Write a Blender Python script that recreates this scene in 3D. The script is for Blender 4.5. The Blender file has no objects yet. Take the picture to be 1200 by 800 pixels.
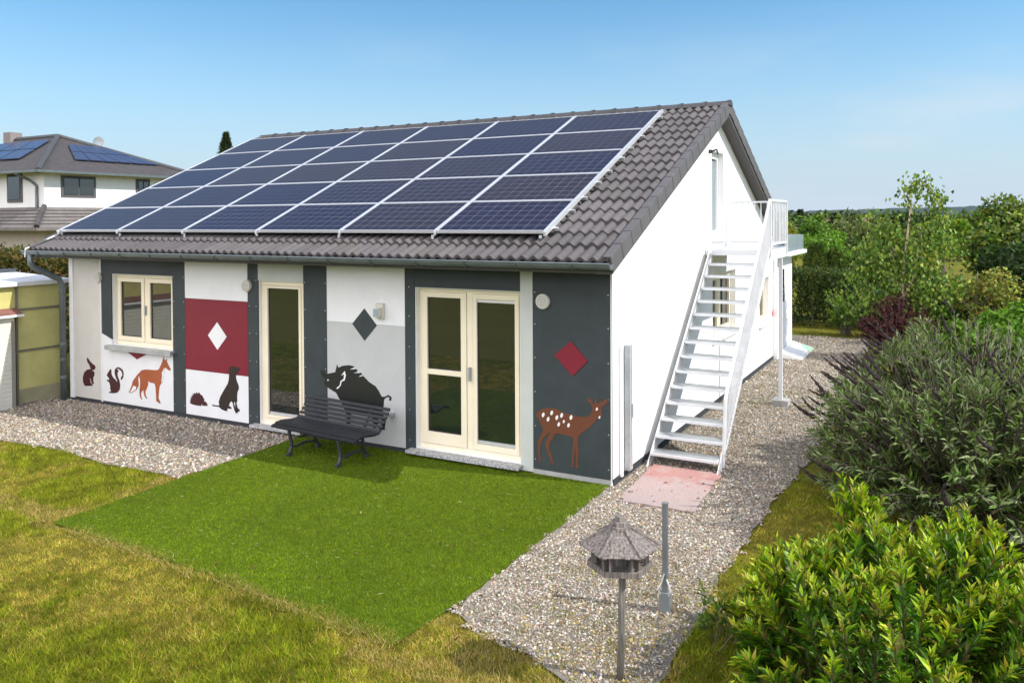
import bpy, math, random
import numpy as np
from mathutils import Vector, Matrix
random.seed(7); rng = np.random.default_rng(7)
S = bpy.context.scene
COL = S.collection
R = math.radians

# ------------------------------------------------------------------ helpers
class MB:
    """collects boxes, bars, tubes and prisms, then links them as ONE mesh"""
    def __init__(s): s.v = []; s.f = []; s.m = []
    def add(s, vs, fs, mi=0):
        o = len(s.v); s.v += [tuple(p) for p in vs]
        s.f += [tuple(o+i for i in f) for f in fs]; s.m += [mi]*len(fs); return s
    def box(s, x0, x1, y0, y1, z0, z1, mi=0):
        return s.add([(x0,y0,z0),(x1,y0,z0),(x1,y1,z0),(x0,y1,z0),(x0,y0,z1),(x1,y0,z1),(x1,y1,z1),(x0,y1,z1)],
                     [(0,3,2,1),(4,5,6,7),(0,1,5,4),(1,2,6,5),(2,3,7,6),(3,0,4,7)], mi)
    def bar(s, p, q, w, h, up=(0,0,1), mi=0):
        p = Vector(p); q = Vector(q); d = (q-p).normalized(); u = Vector(up)
        a = d.cross(u)
        if a.length < 1e-4: a = d.cross(Vector((1,0,0)))
        a.normalize(); b = a.cross(d).normalized()
        vs = []
        for c in (p, q):
            for i, j in ((-1,-1),(1,-1),(1,1),(-1,1)): vs.append(c+a*(i*w/2)+b*(j*h/2))
        return s.add(vs, [(0,1,2,3),(7,6,5,4),(0,4,5,1),(1,5,6,2),(2,6,7,3),(3,7,4,0)], mi)
    def tube(s, pts, r, n=8, mi=0, cap=True):
        pts = [Vector(p) for p in pts]; rs = r if isinstance(r, (list, tuple)) else [r]*len(pts)
        o = len(s.v); prev = None
        for i, p in enumerate(pts):
            d = (pts[min(i+1,len(pts)-1)]-pts[max(i-1,0)]).normalized()
            a = prev if prev is not None else d.orthogonal().normalized()
            a = (a-d*a.dot(d)); a = a.normalized() if a.length > 1e-5 else d.orthogonal().normalized()
            b = d.cross(a); prev = a
            for k in range(n):
                t = 2*math.pi*k/n; s.v.append(tuple(p+(a*math.cos(t)+b*math.sin(t))*rs[i]))
        for i in range(len(pts)-1):
            for k in range(n):
                s.f.append((o+i*n+k, o+i*n+(k+1)%n, o+(i+1)*n+(k+1)%n, o+(i+1)*n+k)); s.m.append(mi)
        if cap:
            s.f.append(tuple(o+k for k in range(n))[::-1]); s.m.append(mi)
            e = o+(len(pts)-1)*n; s.f.append(tuple(e+k for k in range(n))); s.m.append(mi)
        return s
    def prism(s, poly, y0, y1, axis='y', mi=0):
        """poly in (x,z) extruded along y, or (y,z) along x, or (x,y) along z"""
        n = len(poly)
        def P(a, b, c):
            return (a,c,b) if axis == 'y' else ((c,a,b) if axis == 'x' else (a,b,c))
        vs = [P(a,b,y0) for a,b in poly]+[P(a,b,y1) for a,b in poly]
        fs = [tuple(range(n))[::-1], tuple(range(n,2*n))]+[(i,(i+1)%n,n+(i+1)%n,n+i) for i in range(n)]
        return s.add(vs, fs, mi)
    def build(s, name, mats, parent=None, smooth=False, bevel=0):
        me = bpy.data.meshes.new(name); me.from_pydata(s.v, [], s.f); 
        for m in (mats if isinstance(mats, (list, tuple)) else [mats]): me.materials.append(m)
        me.polygons.foreach_set('material_index', s.m)
        if smooth: me.polygons.foreach_set('use_smooth', [True]*len(s.f))
        me.update()
        import bmesh
        bm = bmesh.new(); bm.from_mesh(me); bmesh.ops.recalc_face_normals(bm, faces=bm.faces); bm.to_mesh(me); bm.free()
        o = bpy.data.objects.new(name, me); COL.objects.link(o)
        if parent: o.parent = parent
        if bevel:
            b = o.modifiers.new('bevel','BEVEL'); b.width = bevel; b.segments = 2; b.limit_method = 'ANGLE'; b.angle_limit = R(40)
        return o

def tag(o, label=None, cat=None, group=None, kind=None):
    if label: o['label'] = label
    if cat: o['category'] = cat
    if group: o['group'] = group
    if kind: o['kind'] = kind
    return o
def empty(name, loc=(0,0,0), rz=0, label=None, cat=None, group=None):
    o = bpy.data.objects.new(name, None); COL.objects.link(o); o.location = loc; o.rotation_euler = (0,0,rz)
    o.empty_display_size = .1
    return tag(o, label, cat, group)
def npmesh(name, V, F, mat, parent=None, col=None, smooth=False, kind=None):
    """V (n,3), F (m,k) numpy -> one mesh object"""
    V = np.asarray(V, np.float32); F = np.asarray(F, np.int32); m, k = F.shape
    me = bpy.data.meshes.new(name)
    me.vertices.add(len(V)); me.vertices.foreach_set('co', V.ravel())
    me.loops.add(m*k); me.loops.foreach_set('vertex_index', F.ravel())
    me.polygons.add(m); me.polygons.foreach_set('loop_start', np.arange(0, m*k, k, dtype=np.int32))
    me.polygons.foreach_set('loop_total', np.full(m, k, np.int32))
    if smooth: me.polygons.foreach_set('use_smooth', np.ones(m, bool))
    if col is not None:
        a = me.color_attributes.new('Col', 'FLOAT_COLOR', 'POINT')
        c = np.ones((len(V),4), np.float32); c[:,:3] = col; a.data.foreach_set('color', c.ravel())
    me.materials.append(mat); me.update(calc_edges=True); me.validate()
    o = bpy.data.objects.new(name, me); COL.objects.link(o)
    if parent: o.parent = parent
    if kind: o['kind'] = kind
    return o

# ------------------------------------------------------------------ materials
def newmat(name):
    m = bpy.data.materials.new(name); m.use_nodes = True
    nt = m.node_tree; return m, nt, nt.nodes['Principled BSDF']
def N(nt, t, **kw):
    n = nt.nodes.new(t)
    for k, v in kw.items():
        if k in n.inputs: n.inputs[k].default_value = v
        else: setattr(n, k, v)
    return n
def noise(nt, scale, detail=4, rough=.55, co='Object'):
    tc = N(nt, 'ShaderNodeTexCoord'); n = N(nt, 'ShaderNodeTexNoise')
    n.inputs['Scale'].default_value = scale; n.inputs['Detail'].default_value = detail; n.inputs['Roughness'].default_value = rough
    nt.links.new(tc.outputs[co], n.inputs['Vector']); return n.outputs['Fac']
def ramp(nt, fac, stops):
    r = N(nt, 'ShaderNodeValToRGB'); e = r.color_ramp.elements
    while len(e) < len(stops): e.new(.5)
    for i, (p, c) in enumerate(stops): e[i].position = p; e[i].color = (*c, 1)
    nt.links.new(fac, r.inputs['Fac']); return r.outputs['Color']
def mixc(nt, fac, a, b, mode='MIX'):
    m = N(nt, 'ShaderNodeMix', data_type='RGBA', blend_type=mode)
    for sock, v in ((m.inputs[0], fac), (m.inputs[6], a), (m.inputs[7], b)):
        if isinstance(v, (int, float)): sock.default_value = v
        elif isinstance(v, tuple): sock.default_value = (*v, 1)
        else: nt.links.new(v, sock)
    return m.outputs[2]
def bump(nt, b, h, strength=.3, dist=.01):
    n = N(nt, 'ShaderNodeBump'); n.inputs['Strength'].default_value = strength; n.inputs['Distance'].default_value = dist
    nt.links.new(h, n.inputs['Height']); nt.links.new(n.outputs['Normal'], b.inputs['Normal'])
def paint(name, c, rough=.5, var=.06, bs=.15, bscale=120, metal=0, spec=.5, nscale=3):
    m, nt, b = newmat(name)
    f = noise(nt, nscale, 6, .65)
    lo = tuple(x*(1-var*1.6) for x in c); hi = tuple(min(1, x*(1+var)) for x in c)
    nt.links.new(ramp(nt, f, [(.3, lo), (.7, hi)]), b.inputs['Base Color'])
    b.inputs['Roughness'].default_value = rough; b.inputs['Metallic'].default_value = metal
    b.inputs['Specular IOR Level'].default_value = spec
    if bs: bump(nt, b, noise(nt, bscale, 3), bs, .004)
    return m

M = {}
M['plaster'] = paint('white_plaster', (.80,.80,.79), .85, .03, .35, 90, spec=.2)
M['white'] = paint('white_panel', (.74,.745,.75), .5, .03, .08)
M['trim'] = paint('white_trim', (.78,.78,.77), .5, .03, .05)
M['beige'] = paint('beige_panel', (.58,.555,.515), .55, .04, .08)
M['dark'] = paint('anthracite_panel', (.040,.050,.053), .55, .12, .08, spec=.3)
M['red'] = paint('wine_red_panel', (.19,.012,.026), .5, .06, .06, spec=.35)
M['grey'] = paint('mid_grey_panel', (.47,.48,.475), .5, .04, .06)
M['lgrey'] = paint('pale_grey_green_panel', (.50,.525,.49), .5, .04, .06)
M['cream'] = paint('cream_frame', (.82,.74,.56), .42, .03, .03)
M['seal'] = paint('black_seal', (.012,.012,.013), .6)
M['plinth'] = paint('dark_plinth', (.03,.033,.04), .8)
M['granite'] = None
M['zinc'] = paint('weathered_zinc', (.135,.16,.165), .42, .16, .1, 30, metal=.35)
M['alu'] = paint('aluminium', (.78,.79,.80), .32, .03, 0, metal=.55)
M['galv'] = paint('galvanised_steel', (.42,.44,.45), .45, .14, .1, 40, metal=.5)
M['rail'] = paint('dulled_white_railing', (.62,.625,.635), .5, .10, .1, 40)
M['wsteel'] = paint('white_steel', (.66,.665,.675), .4, .04, .03)
M['benchpl'] = paint('charcoal_bench', (.020,.022,.026), .55, .15, .2, 60, spec=.3)
M['iron'] = paint('cast_iron', (.030,.033,.037), .55, .15, .2, 80)
M['soffit'] = paint('grey_soffit', (.085,.080,.082), .7)
M['conc'] = paint('concrete', (.36,.355,.34), .9, .15, .5, 60)
M['maroon'] = paint('maroon_decal', (.052,.010,.012), .5)
M['foxc'] = paint('rust_decal', (.34,.085,.028), .5, .12)
M['dogc'] = paint('dark_brown_decal', (.022,.013,.009), .5)
M['black'] = paint('black_decal', (.010,.0115,.009), .45)
M['deerc'] = paint('red_brown_decal', (.135,.042,.017), .5, .1)
M['wdecal'] = paint('white_decal', (.78,.78,.77), .5)
M['lampc'] = paint('lamp_beige', (.62,.60,.52), .4)
M['reddec'] = paint('red_butterfly', (.55,.04,.04), .5)
M['green_paint'] = paint('pale_green_paint', (.30,.62,.38), .6, .2)

def m_speckle(name, cols, scale=120):
    m, nt, b = newmat(name)
    tc = N(nt,'ShaderNodeTexCoord'); v = N(nt,'ShaderNodeTexVoronoi'); v.inputs['Scale'].default_value = scale
    nt.links.new(tc.outputs['Object'], v.inputs['Vector'])
    s = N(nt,'ShaderNodeSeparateColor'); nt.links.new(v.outputs['Color'], s.inputs['Color'])
    nt.links.new(ramp(nt, s.outputs[0], cols), b.inputs['Base Color']); b.inputs['Roughness'].default_value = .6
    return m
M['granite'] = m_speckle('granite', [(.0,(.09,.09,.1)),(.4,(.33,.33,.33)),(1,(.6,.6,.59))], 90)

def m_glass(name='window_glass', tint=(.010,.014,.013), ior=2.05):
    m, nt, b = newmat(name)
    b.inputs['Base Color'].default_value = (*tint,1); b.inputs['Roughness'].default_value = .015
    b.inputs['IOR'].default_value = ior
    n = N(nt,'ShaderNodeTexNoise'); n.inputs['Scale'].default_value = 1.3
    tc = N(nt,'ShaderNodeTexCoord'); nt.links.new(tc.outputs['Object'], n.inputs['Vector'])
    bump(nt, b, n.outputs['Fac'], .05, .02)
    return m
M['glass'] = m_glass()
M['glass_sky'] = m_glass('painted_sky_glass', (.20,.245,.265), 1.8)  # pale blue base colour stands in for sky reflected in upper door pane
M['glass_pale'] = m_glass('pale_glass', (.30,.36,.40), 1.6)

def m_tile():
    m, nt, b = newmat('concrete_roof_tile')
    at = N(nt,'ShaderNodeAttribute', attribute_name='Col')
    f = noise(nt, 9, 6, .7)
    c = mixc(nt, 1.0, at.outputs['Color'], ramp(nt, f, [(.25,(.80,.80,.80)),(.75,(1.12,1.1,1.08))]), 'MULTIPLY')
    moss = ramp(nt, noise(nt, .9, 5, .7), [(.60,(0,0,0)),(.78,(1,1,1))])
    c = mixc(nt, mixc(nt, .55, (0,0,0), moss), c, (.10,.10,.06))
    nt.links.new(c, b.inputs['Base Color']); b.inputs['Roughness'].default_value = .62
    b.inputs['Specular IOR Level'].default_value = .4
    bump(nt, b, noise(nt, 160, 3), .35, .004)
    return m
M['tile'] = m_tile()
M['ridge'] = paint('ridge_tile', (.062,.061,.063), .6, .15, .3, 60)
M['verge'] = paint('verge_tile', (.098,.091,.092), .62, .13, .3, 60)

def m_cell():
    m, nt, b = newmat('solar_cells')
    uv = N(nt,'ShaderNodeUVMap'); s = N(nt,'ShaderNodeSeparateXYZ'); nt.links.new(uv.outputs['UV'], s.inputs['Vector'])
    def line(sock, mult, width):
        a = N(nt,'ShaderNodeMath', operation='MULTIPLY'); a.inputs[1].default_value = mult; nt.links.new(sock, a.inputs[0])
        f = N(nt,'ShaderNodeMath', operation='FRACT'); nt.links.new(a.outputs[0], f.inputs[0])
        d = N(nt,'ShaderNodeMath', operation='SUBTRACT'); nt.links.new(f.outputs[0], d.inputs[0]); d.inputs[1].default_value = .5
        e = N(nt,'ShaderNodeMath', operation='ABSOLUTE'); nt.links.new(d.outputs[0], e.inputs[0])
        g = N(nt,'ShaderNodeMath', operation='GREATER_THAN'); nt.links.new(e.outputs[0], g.inputs[0]); g.inputs[1].default_value = .5-width/2
        return g.outputs[0]
    lx = line(s.outputs[0], 10, .032); ly = line(s.outputs[1], 6, .036)
    mx = N(nt,'ShaderNodeMath', operation='MAXIMUM'); nt.links.new(lx, mx.inputs[0]); nt.links.new(ly, mx.inputs[1])
    bus = line(s.outputs[1], 18, .07)
    oi = N(nt,'ShaderNodeObjectInfo')
    base = ramp(nt, oi.outputs['Random'], [(0,(.015,.012,.028)),(.5,(.021,.016,.026)),(1,(.026,.019,.023))])
    v = N(nt,'ShaderNodeTexVoronoi'); v.inputs['Scale'].default_value = 55; tc = N(nt,'ShaderNodeTexCoord')
    nt.links.new(tc.outputs['Object'], v.inputs['Vector'])
    sc = N(nt,'ShaderNodeSeparateColor'); nt.links.new(v.outputs['Color'], sc.inputs['Color'])
    base = mixc(nt, 1., base, ramp(nt, sc.outputs[0], [(0,(.85,.85,.85)),(1,(1.15,1.15,1.15))]), 'MULTIPLY')
    c = mixc(nt, bus, base, (.042,.038,.045)); c = mixc(nt, mx.outputs[0], c, (.19,.185,.19))
    nt.links.new(c, b.inputs['Base Color']); b.inputs['Roughness'].default_value = .32
    b.inputs['IOR'].default_value = 1.45
    b.inputs['Coat Weight'].default_value = .22; b.inputs['Coat Roughness'].default_value = .10; b.inputs['Coat IOR'].default_value = 1.3; b.inputs['Specular IOR Level'].default_value = .3
    return m
M['cell'] = m_cell()

def m_wood(name, a, bcol):
    m, nt, b = newmat(name)
    tc = N(nt,'ShaderNodeTexCoord'); mp = N(nt,'ShaderNodeMapping'); mp.inputs['Scale'].default_value = (60,60,6)
    nt.links.new(tc.outputs['Object'], mp.inputs['Vector']); n = N(nt,'ShaderNodeTexNoise'); n.inputs['Scale'].default_value = 1.; n.inputs['Detail'].default_value = 6
    nt.links.new(mp.outputs[0], n.inputs['Vector'])
    nt.links.new(ramp(nt, n.outputs['Fac'], [(.32,a),(.66,bcol)]), b.inputs['Base Color']); b.inputs['Roughness'].default_value = .85
    bump(nt, b, n.outputs['Fac'], .5, .004); return m
M['wood'] = m_wood('weathered_wood', (.065,.053,.045), (.235,.205,.185))
M['wood_dark'] = m_wood('weathered_post', (.07,.065,.058), (.20,.18,.16))
M['greenstem'] = paint('green_stem',(.07,.08,.02),.7,.2,0)
M['bark'] = m_wood('bark', (.07,.055,.045), (.20,.165,.135))

def m_leaf(name, rough=.5, trans=.35, spec=.4):
    m, nt, b = newmat(name)
    at = N(nt,'ShaderNodeAttribute', attribute_name='Col')
    nt.links.new(at.outputs['Color'], b.inputs['Base Color']); b.inputs['Roughness'].default_value = rough
    b.inputs['Specular IOR Level'].default_value = spec
    t = N(nt,'ShaderNodeBsdfTranslucent')
    nt.links.new(mixc(nt, 1., at.outputs['Color'], (1.15,1.25,.55), 'MULTIPLY'), t.inputs['Color'])
    mx = N(nt,'ShaderNodeMixShader'); mx.inputs[0].default_value = trans
    nt.links.new(b.outputs[0], mx.inputs[1]); nt.links.new(t.outputs[0], mx.inputs[2])
    nt.links.new(mx.outputs[0], nt.nodes['Material Output'].inputs['Surface'])
    return m
M['leaf'] = m_leaf('leaf',.55,.28,.2); M['leafgloss'] = m_leaf('glossy_leaf', .42, .22, .3)
M['blade'] = m_leaf('grass_blade', .7, .35, .12); M['turfblade'] = m_leaf('plastic_blade', .6, .25, .12)
def m_attr(name, rough=.8):
    m, nt, b = newmat(name)
    at = N(nt,'ShaderNodeAttribute', attribute_name='Col'); nt.links.new(at.outputs['Color'], b.inputs['Base Color'])
    b.inputs['Roughness'].default_value = rough; b.inputs['Specular IOR Level'].default_value = .25; return m
M['stone'] = m_attr('pebble'); M['spike'] = paint('dry_flower_spike', (.026,.016,.014), .9, .3, .5, 80)
def m_ground(name, cols, s1=.6, s2=9, bs=.6, bsc=60, extra=None):
    m, nt, b = newmat(name)
    a = noise(nt, s1, 8, .65); c2 = noise(nt, s2, 8, .7)
    c = mixc(nt, .5, ramp(nt, a, cols), ramp(nt, c2, cols))
    c = mixc(nt, 1., c, ramp(nt, noise(nt, 120, 2), [(.3,(.55,.55,.55)),(.7,(1.35,1.35,1.35))]), 'MULTIPLY')
    nt.links.new(c, b.inputs['Base Color']); b.inputs['Roughness'].default_value = .95; b.inputs['Specular IOR Level'].default_value = .1
    bump(nt, b, noise(nt, bsc, 4), bs, .02); return m
M['lawn'] = m_ground('lawn_ground', [(.3,(.075,.080,.009)),(.5,(.125,.12,.013)),(.72,(.19,.15,.03))])
M['field'] = m_ground('field', [(.35,(.08,.14,.03)),(.65,(.14,.20,.05))], .01, .08, .2, 2)
M['turf'] = m_ground('turf_backing', [(.3,(.060,.095,.006)),(.7,(.085,.13,.010))], 1.2, 14)
M['gravel'] = m_ground('gravel_bed', [(.3,(.15,.133,.110)),(.5,(.24,.215,.18)),(.72,(.33,.295,.245))], 1.1, 30, .9, 90)
M['forest'] = m_ground('far_forest', [(.35,(.022,.040,.030)),(.65,(.040,.062,.042))], .02, .15, .5, .3)

# ------------------------------------------------------------------ world, sun, camera
SUN = Vector((1.03,.20,1.0)).normalized()
W = bpy.data.worlds.new('World'); S.world = W; W.use_nodes = True
nt = W.node_tree; bg = nt.nodes['Background']
sky = nt.nodes.new('ShaderNodeTexSky'); sky.sky_type = 'NISHITA'; sky.sun_disc = False
sky.sun_elevation = math.asin(SUN.z); sky.sun_rotation = math.atan2(SUN.x, SUN.y)
sky.altitude = 400; sky.air_density = 1.0; sky.dust_density = .35; sky.ozone_density = 1.4
tc = N(nt,'ShaderNodeTexCoord'); sp = N(nt,'ShaderNodeSeparateXYZ'); nt.links.new(tc.outputs['Generated'], sp.inputs[0])
def mth(op, a, b=None, c=None):
    n = N(nt,'ShaderNodeMath', operation=op); n.use_clamp = False
    for i, v in enumerate((a,b,c)):
        if v is None: continue
        if isinstance(v,(int,float)): n.inputs[i].default_value = v
        else: nt.links.new(v, n.inputs[i])
    return n.outputs[0]
def sstep(v, a, b):
    n = N(nt,'ShaderNodeMapRange', interpolation_type='SMOOTHSTEP'); n.inputs[1].default_value = a; n.inputs[2].default_value = b
    nt.links.new(v, n.inputs[0]); return n.outputs[0]
skyc = mixc(nt, 1., sky.outputs[0], (.56,.88,.97), 'MULTIPLY')
hz = mth('POWER', mth('SUBTRACT', 1., sstep(sp.outputs[2], -.02, .30)), 1.25)
skyc = mixc(nt, hz, skyc, (3.35,3.95,4.6))
mpn = N(nt,'ShaderNodeMapping'); mpn.inputs['Scale'].default_value = (1.6,1.6,5.); nt.links.new(tc.outputs['Generated'], mpn.inputs['Vector'])
cn = N(nt,'ShaderNodeTexNoise'); cn.inputs['Scale'].default_value = 2.2; cn.inputs['Detail'].default_value = 7; nt.links.new(mpn.outputs[0], cn.inputs['Vector'])
# faint low cloud streaks everywhere, and an added unseen southern cloud lighting the facade
faint = mth('MULTIPLY', sstep(cn.outputs['Fac'], .50, .72), mth('MULTIPLY', sstep(sp.outputs[2], .26, .05), .42))
skyc = mixc(nt, faint, skyc, (4.7,4.75,4.9))
south = mth('ADD', mth('MULTIPLY', sp.outputs[1], -1.), mth('MULTIPLY', mth('SUBTRACT', cn.outputs['Fac'], .5), 1.3))
fill_cloud = mth('MULTIPLY', sstep(south, .10, .42), sstep(sp.outputs[2], .02, .16))
skyc = mixc(nt, fill_cloud, skyc, (15.6,15.3,16.3))
nt.links.new(skyc, bg.inputs['Color']); bg.inputs['Strength'].default_value = .077
sl = bpy.data.lights.new('sun', 'SUN'); sl.energy = 2.5; sl.angle = R(.5); sl.color = (1,.955,.88)
so = bpy.data.objects.new('sun', sl); COL.objects.link(so); so.location = (30,6,30)
so.rotation_euler = SUN.to_track_quat('Z','Y').to_euler()
cam = bpy.data.cameras.new('camera'); co = bpy.data.objects.new('camera', cam); COL.objects.link(co)
fw = Vector((-.47561182,.87951536,-.01568841)); rt = Vector((.87965107,.47558904,-.00539156)); up = Vector((-.00271928,.01636462,.99986239))
mt = Matrix((rt, up, -fw)).transposed().to_4x4(); mt.translation = (3.57361417,-9.10459949,3.21299349)
co.matrix_world = mt
cam.sensor_width = 36; cam.sensor_fit = 'HORIZONTAL'; cam.lens = 952.658*36/1200
cam.shift_y = -(400-272.188)/1200; cam.clip_start = .1; cam.clip_end = 9000
S.camera = co
S.view_settings.view_transform = 'Standard'; S.view_settings.look = 'None'; S.view_settings.gamma = 1
S.view_settings.exposure = 1.2; S.view_settings.use_curve_mapping = False
S.render.engine = 'CYCLES'
CAM = np.array([3.574,-9.105,3.213])

# ------------------------------------------------------------------ leaves
def leaves(name, B, D, NR, L, Wd, col, mat, parent=None, fold=.25, droop=.0):
    """folded diamond leaves; B base, D direction, NR approx normal"""
    n = len(B); D = D/np.linalg.norm(D,axis=1,keepdims=True)
    Sd = np.cross(D, NR); Sd /= np.maximum(np.linalg.norm(Sd,axis=1,keepdims=True),1e-6); Nn = np.cross(Sd, D)
    L = np.broadcast_to(L,(n,))[:,None]; Wd = np.broadcast_to(Wd,(n,))[:,None]
    mid = B+D*L*.48+Nn*L*.03
    V = np.stack([B, mid+Sd*Wd*.5+Nn*Wd*fold, B+D*L-Nn*L*droop, mid-Sd*Wd*.5+Nn*Wd*fold],1).reshape(-1,3)
    i = np.arange(n)[:,None]*4
    F = np.concatenate([i+np.array([[0,1,2]]), i+np.array([[0,2,3]])],0)
    return npmesh(name, V, F, mat, parent, np.repeat(np.clip(col,0,1),4,0))
def unit(n):
    v = rng.normal(size=(n,3)); return v/np.linalg.norm(v,axis=1,keepdims=True)
def pal(n, cols, jit=.18):
    c = np.array(cols)[rng.integers(0,len(cols),n)]
    return c*(1+rng.normal(0,jit,(n,1)))*(1+rng.normal(0,.05,(n,3)))

# ------------------------------------------------------------------ the ground
def sheet(name, poly, z, mat, th=0, kind='structure'):
    m = MB()
    if th: m.prism(poly, z-th, z, axis='z')
    else: m.add([(x,y,z) for x,y in poly],[tuple(range(len(poly)))])
    o = m.build(name, mat); 
    if kind: o['kind'] = kind
    return o
g = sheet('ground', [(-160,-120),(160,-120),(160,200),(-160,200)], -.012, M['lawn'])
sheet('field', [(-3000,-500),(3000,-500),(3000,4200),(-3000,4200)], -.06, M['field'])

def wob(poly, amp, step=.15):
    out = []
    for i in range(len(poly)):
        a = np.array(poly[i]); b = np.array(poly[(i+1)%len(poly)]); k = max(1,int(np.linalg.norm(b-a)/step))
        for j in range(k): out.append(tuple(a+(b-a)*j/k+rng.normal(0,amp,2)))
    return out
GR = [(-.03,.0),(-.03,-3.52),(.10,-3.60),(.75,-3.80),(1.25,-4.0),(1.55,-4.18),(1.80,-3.75),(1.80,-2.6),(1.76,-1.7),(1.80,0),(1.95,3.0),(1.9,8),(1.7,14.2),(-2,14.2),(-2,10)]
GL = [(-14,.05),(-14,-2.2),(-8.8,-2.2),(-7.5,-2.1),(-6.3,-2.22),(-5.3,-2.16),(-4.93,-2.2),(-4.93,.05)]
sheet('gravel_path', wob(GR,.025), .004, M['gravel'])
sheet('gravel_strip', wob(GL,.02), .004, M['gravel'])
TF = [(-4.93,.03),(-.03,.03),(-.03,-2.0),(-.05,-3.3),(-.14,-4.17),(-1.6,-4.02),(-3.2,-3.92),(-4.85,-3.86)]
sheet('artificial_turf', wob(TF,.008,.2), .012, M['turf'], .014)

def inpoly(P, poly):
    x, y = P[:,0], P[:,1]; r = np.zeros(len(P), bool); n = len(poly)
    for i in range(n):
        x1,y1 = poly[i]; x2,y2 = poly[(i+1)%n]
        c = ((y1>y)!=(y2>y)) & (x < (x2-x1)*(y-y1)/((y2-y1) if y2!=y1 else 1e-9)+x1); r ^= c
    return r
def scatter(x0,x1,y0,y1,dens):
    n = int((x1-x0)*(y1-y0)*dens); return np.stack([rng.uniform(x0,x1,n), rng.uniform(y0,y1,n)],1)
# smooth value noise in numpy
_g = rng.random((64,64))
def vnoise(P, s):
    q = P*s; i = np.floor(q).astype(int); f = q-i; f = f*f*(3-2*f)
    a = _g[i[:,0]%64,i[:,1]%64]; b = _g[(i[:,0]+1)%64,i[:,1]%64]; c = _g[i[:,0]%64,(i[:,1]+1)%64]; d = _g[(i[:,0]+1)%64,(i[:,1]+1)%64]
    return (a*(1-f[:,0])+b*f[:,0])*(1-f[:,1])+(c*(1-f[:,0])+d*f[:,0])*f[:,1]
def fbm(P, s): return .5*vnoise(P,s)+.28*vnoise(P+7.3,s*2.1)+.22*vnoise(P+3.1,s*4.7)
def blades(name, P, h, w, col, mat, z=0, lean=.5):
    n = len(P); t = rng.uniform(0,2*np.pi,n); d = np.stack([np.cos(t),np.sin(t)],1)
    t2 = rng.uniform(0,2*np.pi,n); l = np.stack([np.cos(t2),np.sin(t2)],1)*(h*lean*rng.uniform(.2,1.4,n))[:,None]
    B = np.c_[P, np.full(n,z)]; V = np.zeros((n,3,3)); V[:,0] = B; V[:,1] = B
    V[:,0,:2] -= d*w[:,None]/2; V[:,1,:2] += d*w[:,None]/2
    V[:,2] = B; V[:,2,:2] += l; V[:,2,2] += h*np.sqrt(np.maximum(.2,1-(lean*.6)**2))
    return npmesh(name, V.reshape(-1,3), np.arange(3*n).reshape(-1,3), mat, None, np.repeat(np.clip(col,0,1),3,0), kind='stuff')
GRg = wob(GR,.03,.12); GLg = wob(GL,.03,.12)
TFg = [(x*.997,y*.992+.02) for x,y in wob(TF,.055,.10)]
def lawncol(P):
    f = fbm(P,.9)+.30*(fbm(P+20,3.2)-.5)+.02
    dry = np.clip((f-.47)/.20,0,1)[:,None]; n = len(P)
    gcol = pal(n,[(.145,.195,.008),(.190,.235,.010),(.240,.260,.014),(.105,.155,.007),(.27,.265,.02)])
    dcol = pal(n,[(.40,.31,.065),(.35,.275,.05),(.46,.36,.10),(.38,.25,.06),(.29,.265,.03)])
    cl = .55+.9*vnoise(P,9.)*(.6+.8*vnoise(P+31,23.))     # clumps
    m = (rng.random((n,1)) < dry*.66+.08); return np.where(m,dcol,gcol)*cl[:,None], f, cl
def lawn(parts):
    Ps = np.concatenate([scatter(*a) for a in parts])
    d = np.hypot(Ps[:,0]-CAM[0],Ps[:,1]-CAM[1])
    k = ~inpoly(Ps,GRg) & ~inpoly(Ps,GLg) & ~inpoly(Ps,TFg) & ~((Ps[:,0]>-10.8)&(Ps[:,0]<.1)&(Ps[:,1]>0)&(Ps[:,1]<10))
    k &= rng.random(len(Ps)) < np.clip((7.5/d)**1.2,.18,1)*np.clip(.35+1.1*vnoise(Ps+3.3,13.),.3,1)
    return Ps[k]
P = lawn([(-13,1.9,-6.8,-1.9,11000),(1.6,4.6,-6.2,1.5,6500),(-6,6,14.0,16.5,1500)])
c, f, cl = lawncol(P); n = len(P)
edge = (np.abs(P[:,1]+3.99+.05*P[:,0])<.16)|((np.abs(P[:,0]+4.9)<.22)&(P[:,1]>-4))|((P[:,1]>-4.45)&(P[:,0]>-.4)&(P[:,0]<1.9)&(P[:,1]<-3.3))
e2 = edge & (rng.random(n)<.7*np.clip((fbm(P+5,2.2)-.30)*4,0.12,1)); c[e2] = pal(e2.sum(),[(.42,.31,.11),(.36,.25,.08),(.46,.36,.14)])
h = rng.uniform(.020,.050,n)*(1.25-.6*np.clip((f-.4)*3,0,1))*(.6+.5*cl)
o = blades('lawn_grass', P, h, rng.uniform(.004,.009,n), c, M['blade'], -.012, .85)
tag(o,'short patchy lawn grass with yellowed spots around the turf','grass')
P = scatter(-4.95,0,-4.2,.05,9500); P = P[inpoly(P,TF)]; n = len(P)
d = np.hypot(P[:,0]-CAM[0],P[:,1]-CAM[1]); k = rng.random(n) < np.clip((7/d)**1.1,.25,1); P = P[k]; n = len(P)
c = pal(n,[(.120,.190,.003),(.152,.222,.004),(.098,.158,.003),(.185,.25,.012)],.14)*((.66+.62*fbm(P,1.1))*(.70+.6*vnoise(P+9,26.)))[:,None]
s = rng.random(n)<.005; c[s] = pal(s.sum(),[(.35,.36,.15),(.28,.33,.1)])
o = blades('turf_pile', P, rng.uniform(.012,.026,n), rng.uniform(.0045,.007,n), c, M['turfblade'], .012, .7)
tag(o,'bright green artificial turf pile in front of the house','turf')
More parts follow.
